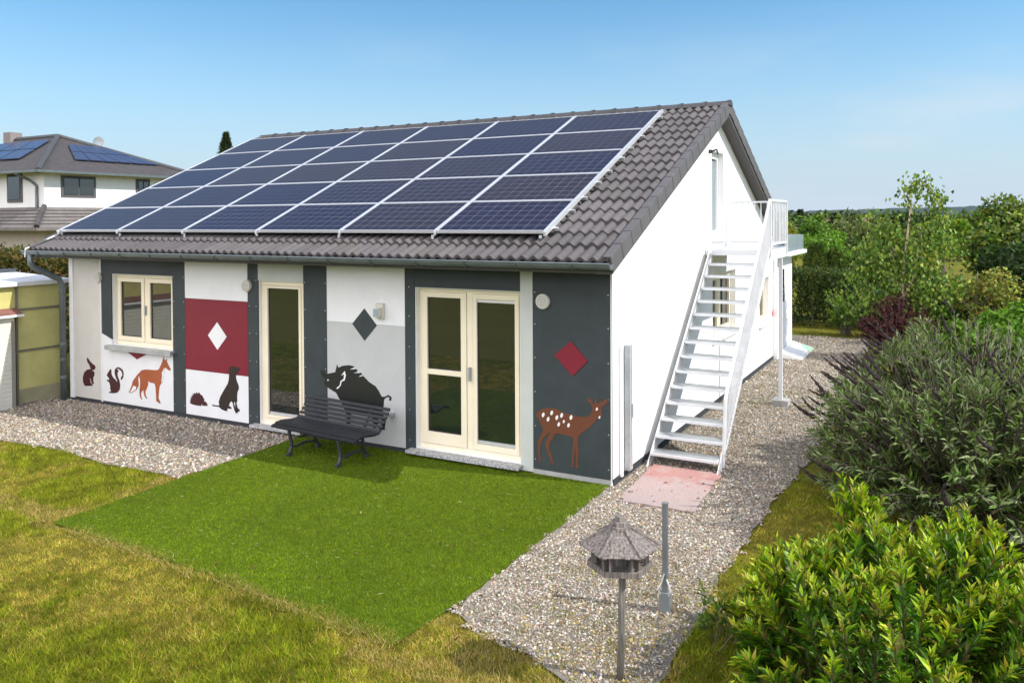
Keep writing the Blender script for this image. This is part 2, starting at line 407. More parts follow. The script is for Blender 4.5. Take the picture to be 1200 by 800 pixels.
# straw-coloured fringe creeping over the turf edge
t_=rng.random(9000); ex=-4.87+4.75*t_; ey=-3.86-.31*t_*(.6+.4*t_)+rng.normal(0,.055,9000)+.05*(vnoise(np.c_[ex,ex*0],3.)-.5)
k=vnoise(np.c_[ex,ey],2.6)+rng.normal(0,.12,9000)>.42; P=np.c_[ex,ey][k]; n=len(P)
c=np.where((rng.random((n,1))<.55),pal(n,[(.44,.33,.11),(.36,.26,.08),(.5,.4,.17)]),pal(n,[(.15,.2,.012),(.21,.23,.02)]))
o = blades('edge_grass', P, rng.uniform(.02,.06,n), rng.uniform(.004,.008,n), c, M['blade'], .004, 1.1)
tag(o,'straw-coloured grass fringe creeping over the front edge of the turf','grass')
# straw bits and a few fallen flakes lying on the turf
P = scatter(-4.8,-.2,-4.0,-.6,7); n = len(P); t = rng.uniform(0,6.28,n)
o = leaves('straw', np.c_[P,np.full(n,.036)], np.c_[np.cos(t),np.sin(t),np.zeros(n)], np.tile([0,0,1.],(n,1)), rng.uniform(.03,.09,n), np.full(n,.006), pal(n,[(.5,.47,.3),(.38,.36,.18)]), M['blade'])
tag(o,'dry straw scattered over the artificial turf','straw',kind='stuff')

# pebbles
def pebbles(name, P, size, z=.004):
    n = len(P); base = np.array([[1,0,0],[0,1,0],[-1,0,0],[0,-1,0],[0,0,1],[0,0,-1]],float)
    fc = np.array([[0,1,4],[1,2,4],[2,3,4],[3,0,4],[1,0,5],[2,1,5],[3,2,5],[0,3,5]])
    sc = np.stack([size*rng.uniform(.7,1.3,n),size*rng.uniform(.5,1.0,n),size*rng.uniform(.35,.75,n)],1)
    t = rng.uniform(0,6.28,n); ct,st = np.cos(t)[:,None],np.sin(t)[:,None]
    V = base[None]*sc[:,None,:]*(1+rng.normal(0,.2,(n,6,1)))+rng.normal(0,.12,(n,6,3))*size[:,None,None]
    til = rng.normal(0,.35,(n,2)); V[:,:,2] += V[:,:,0]*til[:,:1]+V[:,:,1]*til[:,1:]
    X = V[:,:,0]*ct-V[:,:,1]*st; Y = V[:,:,0]*st+V[:,:,1]*ct
    V = np.stack([X+P[:,:1],Y+P[:,1:],V[:,:,2]+z+sc[:,2:]*.35],2)
    F = (np.arange(n)[:,None,None]*6+fc[None]).reshape(-1,3)
    c = pal(n,[(0.345,0.303,0.250),(0.258,0.226,0.186),(0.463,0.409,0.342),(0.323,0.261,0.186),(0.162,0.136,0.106),(0.592,0.532,0.459),(0.399,0.308,0.202),(0.420,0.372,0.315),(0.227,0.159,0.106),(0.312,0.303,0.267)],.17)
    ms = np.clip((fbm(P+40,.8)-.55)*5,0,1)*(P[:,0]>.5); k = rng.random(n)<ms*.5
    c[k] = pal(k.sum(),[(.32,.25,.09),(.26,.22,.09),(.2,.16,.07)])
    o = npmesh(name, V.reshape(-1,3), F, M['stone'], None, np.repeat(c,6,0), smooth=True, kind='stuff'); return o
P = scatter(-.1,2.1,-4.3,14.2,3800); d = np.hypot(P[:,0]-CAM[0],P[:,1]-CAM[1])
P = P[inpoly(P,wob(GR,.05,.1)) & (P[:,0]>.03-(P[:,1]<0)*.1) & (rng.random(len(P))<np.clip((7.5/d)**1.4,.22,1))]
d = np.hypot(P[:,0]-CAM[0],P[:,1]-CAM[1])
tag(pebbles('gravel_stones', P, rng.gamma(6,.0014,len(P))*(1+.045*np.clip(d-7,0,14))+.003),'pale mixed gravel along the gable wall and path','gravel')
P = scatter(-11.2,-4.9,-2.25,.0,1500); P = P[inpoly(P,wob(GL,.04,.1))]
tag(pebbles('gravel_pebbles', P, rng.gamma(6,.0022,len(P))+.003),'grey gravel strip below the painted facade','gravel')
# leaf litter blown over the gravel and turf
P = np.concatenate([scatter(.0,1.9,-4.0,8,16),scatter(-10,-5,-2.1,-.2,8),scatter(-4.7,-.2,-3.9,-.4,3)]); n=len(P); t=rng.uniform(0,6.28,n)
o = leaves('leaf_litter', np.c_[P,np.full(n,.03)], np.c_[np.cos(t),np.sin(t),rng.normal(0,.2,n)], np.tile([0,0,1.],(n,1))+unit(n)*.3, rng.uniform(.02,.06,n), rng.uniform(.012,.03,n), pal(n,[(.14,.07,.03),(.20,.12,.05),(.07,.04,.025),(.26,.19,.09)]), M['blade'])
tag(o,'dry brown leaves blown over the gravel and turf','leaf litter',kind='stuff')
# weeds in the gravel
P = np.concatenate([scatter(.1,1.9,-4,9,26),scatter(-10.5,-5,-2.2,-1.2,6)]); P = P[fbm(P+40,.8)>.50]
P2 = np.repeat(P,26,0)+rng.normal(0,.045,(len(P)*26,2)); n = len(P2)
o = blades('gravel_weeds', P2, rng.uniform(.015,.05,n), rng.uniform(.004,.008,n), pal(n,[(.22,.20,.04),(.15,.16,.03),(.28,.2,.06),(.10,.12,.03)]), M['blade'], .004, .9)
tag(o,'yellowish moss and weeds growing in the gravel','weeds')

# ------------------------------------------------------------------ the house
HL, HW = 10.45, 9.96
OH, OV, HE, RZ = .5424, .2237, 2.7385, 5.1615
TA = (RZ-HE)/(HW/2+OH); AL = math.atan(TA); CA, SA = math.cos(AL), math.sin(AL)
SL = (HW/2+OH)/CA
house = empty('house', (0,0,0), 0, 'low white house with painted animal panels, grey tiled roof and solar array', 'house')
def zr(y): return HE+(y+OH)*TA if y <= HW/2 else HE+(HW+OH-y)*TA
# walls
w = MB()
ys = [0,HW/2,HW]; 
gp = [(0.002,0),(HW,0),(HW,zr(HW)-.13),(HW/2,zr(HW/2)-.13),(0.002,zr(0)-.13)]
GW = [(4.62,5.43,2.86,4.36),(4.67,6.34,1.12,2.26),(8.5,9.5,.92,1.92)]   # gable openings y0 y1 z0 z1
def strip_wall(mb, x0, x1):
    cuts = sorted(set([0.002,HW/2,HW]+[v for o_ in GW for v in o_[:2]]))
    for a,b in zip(cuts[:-1],cuts[1:]):
        segs = [(0,None)]; op = sorted([(o_[2],o_[3]) for o_ in GW if o_[0]<=a+1e-6 and o_[1]>=b-1e-6])
        z = 0; parts = []
        for (l,h_) in op: parts.append((z,l)); z = h_
        for (l,h_) in parts: mb.box(x0,x1,a,b,l,h_)
        mb.prism([(a,z),(b,z),(b,zr(b)-.13),(a,zr(a)-.13)], x0, x1, axis='x')
strip_wall(w,-.22,0); 
import bmesh
gw = w.build('gable_wall', M['plaster'], house)
bm = bmesh.new(); bm.from_mesh(gw.data); bmesh.ops.remove_doubles(bm, verts=bm.verts, dist=1e-4)
# drop internal faces shared by neighbouring strips
seen = {}
for fce in bm.faces: seen.setdefault(tuple(sorted(v.index for v in fce.verts)),[]).append(fce)
kill = [fce for l in seen.values() if len(l)>1 for fce in l]
bmesh.ops.delete(bm, geom=kill, context='FACES_ONLY'); bm.to_mesh(gw.data); bm.free()
MB().prism([(.03,0),(HW,0),(HW,zr(HW)-.13),(HW/2,zr(HW/2)-.13),(.03,zr(0.03)-.13)], -HL, -HL+.2, axis='x').build('far_gable_wall', M['plaster'], house)
MB().box(-HL+.2,-.22,HW-.2,HW,0,2.7).build('rear_wall', M['plaster'], house)
tz = 2.70
fo = [(-9.28,-7.72,1.08,2.31),(-5.79,-4.87,.10,2.30),(-2.87,-1.24,.10,2.30)]
w = MB(); x = -HL+.2
for (a,b,l,h_) in fo:
    w.box(x,a,.022,.22,.07,tz); w.box(a,b,.022,.22,.07,l); w.box(a,b,.022,.22,h_,tz); x = b
w.box(x,-.22,.022,.22,.07,tz)
w.build('front_wall', M['plaster'], house)
MB().box(-HL+.01,-.012,.012,.2,0,.068).box(-.2,-.012,.2,HW,0,.02).build('plinth', M['plinth'], house)
MB().box(.0015,.012,.02,HW,.0,.085).build('gable_plinth', M['plinth'], house)
# interior darkness: floor slab, back partition and curtains behind the panes
MB().box(-HL+.2,-.22,3.0,3.1,.0,2.6).box(-HL+.2,-.22,.22,3.0,.0,.05).build('interior_partition', M['beige'], house)

# facade panels  (x0,x1,z0,z1,material,name)
PT = .012
def panel(name, x0,x1,z0,z1, mat, label=None, y=0., t=.022):
    o = MB().box(x0+.002,x1-.002,y,y+t-.001,z0,z1).build(name, mat, house)
    if label: o['label'] = label
    return o
panel('corner_trim', -10.45,-10.335,.05,2.66, M['trim'], 'white corner trim beside the downpipe', -.012, .034)
panel('facade_panel', -10.335,-9.56,.075,2.64, M['beige'], 'beige panel with the rabbit')
MB().box(-9.572,-9.552,-.008,0.02,.05,2.64).build('panel_joint', M['trim'], house)
d = MB()
d.prism([(-9.55,2.64),(-9.55,1.262),(-9.28,1.17),(-9.28,2.64)],0,.02); d.box(-9.28,-7.72,0,.02,2.312,2.64)
d.build('window_surround', M['dark'], house)['label'] = 'anthracite surround of the two-leaf window'
d = MB(); d.prism([(-9.55,1.255),(-9.55,.075),(-7.722,.075),(-7.722,1.06),(-9.28,1.06),(-9.28,1.163)],0,.02)
d.build('facade_panel', M['white'], house)['label'] = 'white panel with squirrel and fox'
panel('facade_strip', -7.72,-7.42,.075,2.64, M['dark'])
panel('facade_panel', -7.42,-6.01,1.965,2.64, M['white'], 'white panel above the wine red one')
panel('facade_panel', -7.42,-6.01,.805,1.962, M['red'], 'wine red panel with white diamond')
panel('facade_panel', -7.42,-6.01,.075,.802, M['white'], 'white panel with hedgehog and dog')
panel('facade_strip', -6.01,-5.79,.075,2.64, M['dark'])
panel('facade_panel', -5.79,-4.87,2.302,2.64, M['lgrey'], 'pale grey panel above the narrow door')
panel('facade_strip', -4.87,-4.42,.075,2.64, M['dark'])
panel('facade_panel', -4.42,-3.03,1.752,2.64, M['white'], 'white panel with floodlight')
panel('facade_panel', -4.42,-3.03,.075,1.749, M['grey'], 'grey panel with the wild boar')
panel('facade_strip', -3.03,-2.87,.075,2.64, M['dark'])
panel('facade_panel', -2.87,-1.24,2.302,2.64, M['dark'], 'anthracite panel above the double door')
panel('facade_strip', -1.24,-1.06,.03,2.64, M['lgrey'], 'pale grey strip beside the double door')
panel('facade_panel', -1.06,-.016,.075,2.64, M['dark'], 'anthracite panel with the deer')
MB().box(-.016,.0,.0,.02,.05,2.66).build('corner_trim', M['trim'], house)
# screws
def screws():
    o0 = MB().tube([(0,.0,0),(0,-.004,0)],.009,6).build('panel_screw', M['galv'], house); first = True
    for x in (-1.03,-.045,-2.96,-4.84,-4.45,-7.69,-7.45,-5.97,-5.83):
        for z in (.2,.62,1.05,1.48,1.9,2.3):
            o = o0
            if not first: o = o0.copy(); COL.objects.link(o); o.parent = house
            o.location = (x,0,z); first = False
screws()

MB().box(-1.06,-.02,-.008,.0115,.016,.073).build('base_strip', M['conc'], house)

# window and door frames
def ring(m, x0,x1,z0,z1,y0,y1,wl,wb,wt=None):
    wt = wt or wl
    m.box(x0,x1,y0,y1,z0,z0+wb); m.box(x0,x1,y0,y1,z1-wt,z1); m.box(x0,x0+wl,y0,y1,z0+wb,z1-wt); m.box(x1-wl,x1,y0,y1,z0+wb,z1-wt)
def pane(par, x0,x1,z0,z1,y, mat=None, seal=True):
    o = MB().box(x0,x1,y,y+.012,z0,z1).build('pane', mat or M['glass'], par)
    m = MB(); ring(m,x0-.001,x1+.001,z0-.001,z1+.001,y-.006,y-.0005,.014,.014); m.build('seal', M['seal'], par)
    return o
def reveal(x0,x1,z0,z1,y1,mat,bot=True):
    m = MB(); t = .012
    m.box(x0,x0+t,.0225,y1,z0,z1); m.box(x1-t,x1,.0225,y1,z0,z1); m.box(x0+t,x1-t,.0225,y1,z1-t,z1)
    m.build('reveal', mat, house)
# left window: two leaves
X0,X1,Z0,Z1 = fo[0]; reveal(X0,X1,Z0,Z1,.13,M['trim'])
m = MB(); ring(m,X0+.012,X1-.012,Z0,Z1-.012,.10,.17,.05,.07); m.box(-8.53,-8.46,.095,.17,Z0+.07,Z1-.062)
wn = m.build('window', M['cream'], house, bevel=.004)
for (a,b) in ((-9.215,-8.535),(-8.455,-7.785)):
    m = MB(); ring(m,a,b,Z0+.075,Z1-.067,.082,.15,.07,.075); m.build('sash', M['cream'], wn, bevel=.004)
    pane(wn,a+.07,b-.07,Z0+.15,Z1-.137,.115)
m = MB().box(X0-.07,X1+.05,-.10,.10,1.035,1.075).box(X0-.07,X1+.05,-.10,-.088,1.0,1.035); m.build('sill', M['galv'], wn, bevel=.003)
MB().box(-8.50,-8.475,.05,.083,1.62,1.78).build('handle', M['galv'], wn)
# narrow door
X0,X1,Z0,Z1 = fo[1]; reveal(X0,X1,Z0,Z1,.10,M['trim'])
m = MB(); ring(m,X0+.012,X1-.012,Z0,Z1-.012,.062,.14,.085,.09,.06)
dn = m.build('door', M['cream'], house, bevel=.004); dn['label'] = 'narrow glazed door behind the bench'
m = MB(); ring(m,X0+.10,X1-.10,Z0+.095,Z1-.075,.05,.12,.045,.05,.04); m.build('sash', M['cream'], dn, bevel=.003)
pane(dn,X0+.147,X1-.147,Z0+.147,Z1-.117,.085)
MB().box(X0+.16,X1-.16,.070,.078,Z0+.15,Z0+.19).build('weather_bar', M['alu'], dn)
MB().box(X0-.09,X1+.02,-.12,.06,.055,.098).build('doorstep', M['granite'], dn, bevel=.004)
# double terrace door
X0,X1,Z0,Z1 = fo[2]; reveal(X0,X1,Z0,Z1,.14,M['trim'])
m = MB(); ring(m,X0+.012,X1-.012,Z0,Z1-.012,.10,.18,.05,.07); m.box(-2.09,-2.0,.095,.18,Z0+.07,Z1-.06)
dd = m.build('door', M['cream'], house, bevel=.004); dd['label'] = 'double glazed terrace door beside the deer panel'
m = MB(); ring(m,-2.805,-2.095,Z0+.075,Z1-.065,.080,.16,.085,.155,.07); m.box(-2.72,-2.18,.082,.15,1.115,1.185)
m.build('sash', M['cream'], dd, bevel=.004)
pane(dd,-2.72,-2.18,Z0+.23,1.115,.115); pane(dd,-2.72,-2.18,1.185,Z1-.135,.115)
m = MB(); ring(m,-1.995,-1.305,Z0+.075,Z1-.065,.086,.16,.06,.075,.07); m.build('sash', M['cream'], dd, bevel=.004)
pane(dd,-1.935,-1.365,Z0+.15,Z1-.135,.115)
MB().box(-1.93,-1.37,.10,.108,Z0+.155,Z0+.20).box(-1.93,-1.37,.10,.108,Z1-.175,Z1-.14).build('weather_bar', M['alu'], dd)
MB().box(-2.045,-2.02,.04,.096,1.08,1.26).build('handle', M['galv'], dd)
MB().box(X0-.08,X1+.03,-.13,.10,.052,.097).build('doorstep', M['granite'], dd, bevel=.004)
# gable openings (facing +x)
def gwin(o_, mull, name, sill=True):
    y0,y1,z0,z1 = o_
    def rg(mb,a,b,l,h_,xa,xb,wl,wb): 
        mb.box(xa,xb,a,b,l,l+wb); mb.box(xa,xb,a,b,h_-wl,h_); mb.box(xa,xb,a,a+wl,l+wb,h_-wl); mb.box(xa,xb,b-wl,b,l+wb,h_-wl)
    m = MB(); rg(m,y0+.002,y1-.002,z0+.002,z1-.002,-.18,-.10,.07,.08)
    edges = [y0+.07]+mull+[y1-.07]
    for q in mull: m.box(-.175,-.098,q-.05,q+.05,z0+.08,z1-.07)
    fm = M['trim'] if name == 'upper_door' else M['cream']; sw = .035 if name == 'upper_door' else .06
    o = m.build(name, fm, house, bevel=.004)
    for i in range(len(edges)-1):
        a = edges[i]+(.05 if i else 0); b = edges[i+1]-(.05 if i < len(mull) else 0)
        m = MB(); rg(m,a+.004,b-.004,z0+.084,z1-.074,-.165,-.088,sw,.06); m.build('sash', fm, o)
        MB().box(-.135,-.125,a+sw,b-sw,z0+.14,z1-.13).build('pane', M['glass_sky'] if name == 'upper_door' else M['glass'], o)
    if sill: MB().box(-.10,.06,y0-.04,y1+.04,z0-.035,z0+.001).build('sill', M['trim'], o)
    return o
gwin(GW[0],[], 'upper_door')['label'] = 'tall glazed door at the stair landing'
gwin(GW[1],[5.42], 'window'); gwin(GW[2],[], 'window')
# vents, lamp
for (x,z,y) in ((-.91,2.19,0),(-6.01,2.21,0),(-9.62,2.23,0)):
    m = MB().tube([(x,y,z),(x,y-.03,z)],.095,20); m.tube([(x,y-.03,z),(x,y-.045,z)],.085,20); v = m.build('vent', M['lampc'], house)
    m = MB()
    for k in range(-3,4): 
        hw_ = math.sqrt(max(0,.072**2-(k*.02)**2)); m.box(x-hw_,x+hw_,y-.049,y-.046,z+k*.02-.004,z+k*.02+.004)
    m.build('vent_slats', M['galv'], v)
fl = MB().box(-3.50,-3.37,-.05,0,1.84,2.06).box(-3.475,-3.39,-.13,-.05,1.87,2.0).build('wall_lamp', M['lampc'], house, bevel=.008)
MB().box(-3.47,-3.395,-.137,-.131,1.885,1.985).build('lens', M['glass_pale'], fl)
MB().box(-3.30,-3.21,-.09,0,.50,.545).build('water_tap', M['galv'], house)
# junction box / hook by the upper door
MB().box(0,.05,4.42,4.47,4.30,4.36).tube([(.05,4.445,4.33),(.13,4.445,4.36),(.15,4.445,4.28)],.018,8).build('outdoor_light', M['iron'], house)
# wall rail on gable
wr = MB().box(.008,.075,.40,.505,.09,1.65).build('shutter_rail', M['galv'], house, bevel=.004)
MB().box(.076,.082,.415,.44,.10,1.645).box(.076,.082,.465,.49,.10,1.645).build('guide', M['alu'], wr)
MB().box(.07,.10,.435,.475,.75,.92).build('handle', M['galv'], wr)
MB().box(.008,.04,.225,.275,.06,1.66).build('shutter_rail', M['trim'], house)
# butterfly + stickers on the gable
MB().add([(.004,9.82,1.08),(.004,9.98,1.16),(.004,9.94,1.05),(.004,10.02,.98),(.004,9.86,1.0)],[(0,1,2,3,4)]).build('butterfly_decal', M['reddec'], house)

# decals
def decal(name, label, poly, mat, y=-.004, parent=None, t=.0035):
    n = len(poly)
    o = MB().prism(poly, y, y+t).build(name, mat, parent or house)
    if label: o['label'] = label
    import bmesh
    bm = bmesh.new(); bm.from_mesh(o.data); bmesh.ops.triangulate(bm, faces=[f_ for f_ in bm.faces if len(f_.verts)>4]); bm.to_mesh(o.data); bm.free()
    return o
def flat(pts): return [(pts[i],pts[i+1]) for i in range(0,len(pts),2)]
decal('rabbit_decal','maroon sitting rabbit',flat([-9.983,0.791,-9.944,0.789,-9.88,0.733,-9.816,0.697,-9.752,0.673,-9.735,0.638,-9.767,0.599,-9.819,0.585,-9.837,0.577,-9.775,0.561,-9.766,0.504,-9.804,0.452,-9.805,0.377,-9.78,0.363,-9.798,0.344,-9.85,0.345,-9.872,0.413,-9.912,0.458,-9.888,0.395,-9.873,0.347,-9.824,0.331,-9.832,0.308,-9.955,0.293,-10.047,0.284,-10.092,0.351,-10.096,0.442,-10.054,0.529,-9.975,0.582,-9.87,0.602,-9.895,0.641,-9.913,0.676,-9.964,0.721]),M['maroon'],-0.004,None)
sq=decal('squirrel_decal','maroon squirrel with curled tail',flat([-9.327,0.647,-9.302,0.633,-9.303,0.584,-9.294,0.545,-9.25,0.5,-9.196,0.473,-9.147,0.429,-9.152,0.461,-9.199,0.537,-9.218,0.6,-9.202,0.657,-9.147,0.693,-9.073,0.695,-9,0.658,-8.972,0.597,-8.99,0.523,-9.04,0.479,-9.057,0.501,-9.027,0.552,-9.05,0.614,-9.099,0.634,-9.136,0.607,-9.138,0.542,-9.09,0.466,-9.069,0.388,-9.086,0.306,-9.156,0.248,-9.255,0.229,-9.368,0.227,-9.375,0.249,-9.317,0.255,-9.341,0.298,-9.34,0.355,-9.364,0.409,-9.432,0.436,-9.413,0.457,-9.363,0.45,-9.375,0.489,-9.405,0.503,-9.429,0.533,-9.386,0.586]),M['maroon'],-0.004,None)
decal('squirrel_tail_gap',None,flat([-9.152,0.663,-9.098,0.664,-9.03,0.628,-9.006,0.582,-9.022,0.544,-9.05,0.606,-9.099,0.639]),M['wdecal'],-0.0065,sq)
fx=decal('fox_decal','rust orange standing fox',flat([-7.956,0.969,-7.934,0.927,-7.911,0.908,-7.866,0.937,-7.871,0.891,-7.811,0.811,-7.778,0.775,-7.79,0.748,-7.835,0.751,-7.902,0.788,-7.948,0.769,-7.979,0.712,-7.973,0.628,-7.998,0.533,-8.056,0.466,-8.076,0.371,-8.088,0.261,-8.038,0.189,-8.05,0.172,-8.141,0.206,-8.147,0.287,-8.16,0.441,-8.182,0.498,-8.287,0.504,-8.345,0.525,-8.339,0.471,-8.382,0.389,-8.419,0.338,-8.404,0.261,-8.374,0.233,-8.397,0.221,-8.443,0.265,-8.466,0.334,-8.458,0.366,-8.513,0.329,-8.531,0.264,-8.499,0.205,-8.516,0.195,-8.562,0.246,-8.567,0.34,-8.547,0.436,-8.581,0.512,-8.589,0.432,-8.643,0.348,-8.765,0.286,-8.832,0.275,-8.837,0.298,-8.762,0.416,-8.737,0.49,-8.615,0.611,-8.506,0.695,-8.4,0.716,-8.144,0.725,-8.074,0.743,-8.027,0.809,-7.985,0.874,-7.968,0.922]),M['foxc'],-0.004,None)
decal('fox_tail_tip',None,flat([-8.714,0.413,-8.643,0.396,-8.655,0.355,-8.764,0.297,-8.808,0.288]),M['wdecal'],-0.0065,fx)
decal('fox_breast',None,flat([-7.914,0.784,-7.948,0.761,-7.993,0.696,-7.989,0.624,-8.014,0.532,-7.981,0.566,-7.957,0.629,-7.949,0.707]),M['wdecal'],-0.0065,fx)
decal('fox_flank_line',None,flat([-8.572,0.591,-8.55,0.53,-8.546,0.452,-8.584,0.354,-8.566,0.434,-8.588,0.527]),M['wdecal'],-0.0065,fx)
decal('triangle_decal','wine red triangle under the window',flat([-8.908,0.996,-8.336,0.99,-8.622,0.868]),M['red'],-0.004,None)
hg=decal('hedgehog_decal','maroon hedgehog',flat([-7.343,0.268,-7.308,0.278,-7.33,0.312,-7.298,0.318,-7.315,0.356,-7.277,0.354,-7.288,0.389,-7.248,0.384,-7.265,0.418,-7.227,0.408,-7.23,0.438,-7.195,0.42,-7.17,0.452,-7.148,0.43,-7.104,0.453,-7.091,0.427,-7.044,0.413,-7.016,0.38,-6.994,0.352,-6.955,0.32,-6.91,0.258,-7.021,0.244,-7.064,0.272,-7.056,0.237,-7.212,0.236,-7.299,0.248]),M['maroon'],-0.004,None)
decal('hedgehog_eye',None,[(-6.99,.335),(-6.972,.31),(-6.955,.325),(-6.972,.348)],M['wdecal'],-.0065,hg)
decal('dog_decal','dark brown sitting dog',flat([-6.422,0.911,-6.372,0.932,-6.307,0.946,-6.266,0.929,-6.193,0.924,-6.202,0.882,-6.235,0.856,-6.26,0.824,-6.276,0.788,-6.269,0.736,-6.222,0.646,-6.214,0.6,-6.248,0.538,-6.257,0.455,-6.253,0.397,-6.274,0.372,-6.248,0.292,-6.203,0.268,-6.203,0.244,-6.249,0.233,-6.284,0.265,-6.3,0.31,-6.299,0.357,-6.315,0.391,-6.329,0.354,-6.3,0.287,-6.244,0.246,-6.244,0.213,-6.285,0.204,-6.309,0.233,-6.341,0.306,-6.356,0.363,-6.38,0.384,-6.414,0.357,-6.439,0.307,-6.382,0.284,-6.382,0.264,-6.473,0.257,-6.474,0.221,-6.515,0.214,-6.598,0.231,-6.664,0.266,-6.799,0.264,-6.816,0.286,-6.731,0.283,-6.651,0.288,-6.663,0.344,-6.628,0.43,-6.543,0.545,-6.459,0.648,-6.433,0.721,-6.427,0.792,-6.431,0.827,-6.423,0.864]),M['dogc'],-0.004,None)
br_=decal('boar_decal','black wild boar behind the bench',flat([-4.545,1.032,-4.474,1.006,-4.434,0.963,-4.414,0.985,-4.273,1.019,-4.257,1.064,-4.236,1.135,-4.213,1.09,-4.133,1.123,-4.016,1.142,-3.929,1.133,-3.919,1.114,-3.881,1.095,-3.862,1.066,-3.795,1.049,-3.766,1.013,-3.653,0.932,-3.541,0.882,-3.485,0.82,-3.439,0.75,-3.393,0.747,-3.319,0.784,-3.268,0.759,-3.268,0.718,-3.298,0.7,-3.31,0.718,-3.297,0.749,-3.328,0.756,-3.384,0.725,-3.397,0.694,-3.404,0.626,-3.417,0.565,-3.423,0.504,-3.378,0.449,-3.374,0.39,-3.388,0.321,-3.383,0.292,-3.463,0.278,-3.487,0.29,-3.443,0.367,-3.443,0.42,-3.489,0.452,-3.509,0.314,-3.584,0.283,-3.593,0.41,-3.658,0.494,-3.849,0.458,-3.984,0.458,-4.005,0.318,-3.996,0.242,-4.075,0.233,-4.063,0.373,-4.082,0.463,-4.179,0.615,-4.257,0.723,-4.356,0.76,-4.446,0.798,-4.496,0.856,-4.465,0.882,-4.445,0.908,-4.505,0.926,-4.535,0.97]),M['black'],-0.004,None)
decal('boar_ear_line',None,flat([-4.091,1.054,-4.072,0.987,-4.096,0.915,-4.152,0.895,-4.166,0.84,-4.216,0.786,-4.256,0.782,-4.186,0.838,-4.171,0.901,-4.112,0.937,-4.105,1.007,-4.159,0.979]),M['wdecal'],-0.0065,br_)
decal('boar_tusk',None,flat([-4.419,0.902,-4.384,0.9,-4.411,0.876]),M['wdecal'],-0.0065,br_)
decal('boar_mane_line',None,flat([-3.997,1.082,-3.919,1.114,-3.881,1.101]),M['wdecal'],-0.0065,br_)
decal('boar_mane_line',None,flat([-3.93,1.037,-3.852,1.062,-3.804,1.052]),M['wdecal'],-0.0065,br_)
decal('boar_mane_line',None,flat([-3.847,0.988,-3.789,1.019,-3.755,1.014]),M['wdecal'],-0.0065,br_)
de=decal('deer_decal','red-brown spotted deer',flat([-1.025,0.75,-0.987,0.804,-0.935,0.843,-0.846,0.864,-0.743,0.866,-0.641,0.828,-0.483,0.806,-0.384,0.8,-0.306,0.816,-0.271,0.849,-0.257,0.909,-0.263,0.967,-0.309,1.001,-0.309,1.043,-0.27,1.024,-0.249,0.981,-0.226,0.973,-0.212,1.024,-0.217,1.069,-0.2,1.038,-0.194,0.987,-0.159,0.99,-0.148,1.056,-0.138,1.005,-0.118,1.014,-0.09,1.043,-0.042,1.06,-0.046,1.021,-0.104,0.97,-0.129,0.942,-0.129,0.884,-0.125,0.846,-0.153,0.804,-0.187,0.806,-0.229,0.75,-0.3,0.677,-0.384,0.614,-0.439,0.555,-0.449,0.489,-0.435,0.372,-0.45,0.252,-0.44,0.168,-0.472,0.16,-0.474,0.301,-0.485,0.431,-0.492,0.352,-0.503,0.219,-0.5,0.173,-0.546,0.162,-0.54,0.2,-0.521,0.348,-0.506,0.508,-0.534,0.544,-0.642,0.554,-0.744,0.558,-0.818,0.442,-0.845,0.379,-0.819,0.308,-0.768,0.168,-0.798,0.167,-0.863,0.303,-0.893,0.393,-0.847,0.519,-0.825,0.568,-0.922,0.469,-0.96,0.384,-0.968,0.289,-0.95,0.17,-0.976,0.164,-0.995,0.299,-0.997,0.42,-0.939,0.534,-0.921,0.59,-0.966,0.679,-0.995,0.729]),M['deerc'],-0.004,None)
for (cx,cz,s_) in ((-.917,.768,1),(-.799,.807,1),(-.849,.722,1),(-.729,.756,1),(-.663,.79,1),(-.703,.674,.9),(-.634,.717,.7),(-.57,.679,.9),(-.536,.778,1),(-.194,.918,.7),(-.16,.822,.6)):
    decal('deer_spot',None,[(cx+s_*(.019*math.cos(t*.785)+.006*math.sin(t*.785)),cz+s_*.031*math.sin(t*.785)) for t in range(8)],M['wdecal'],-.0065,de)
def diamond(name,label,cx,cz,hw,hh,mat): return decal(name,label,[(cx-hw,cz),(cx,cz-hh),(cx+hw,cz),(cx,cz+hh)],mat)
diamond('diamond_decal','white diamond on the wine red panel',-6.68,1.39,.21,.22,M['wdecal'])
diamond('diamond_decal','anthracite diamond on the grey and white panel',-3.73,1.74,.22,.23,M['dark'])
decal('diamond_decal','wine red tilted square above the deer',[(-.76,1.53),(-.51,1.29),(-.31,1.49),(-.53,1.72)],M['red'],-.012,None,.0115)

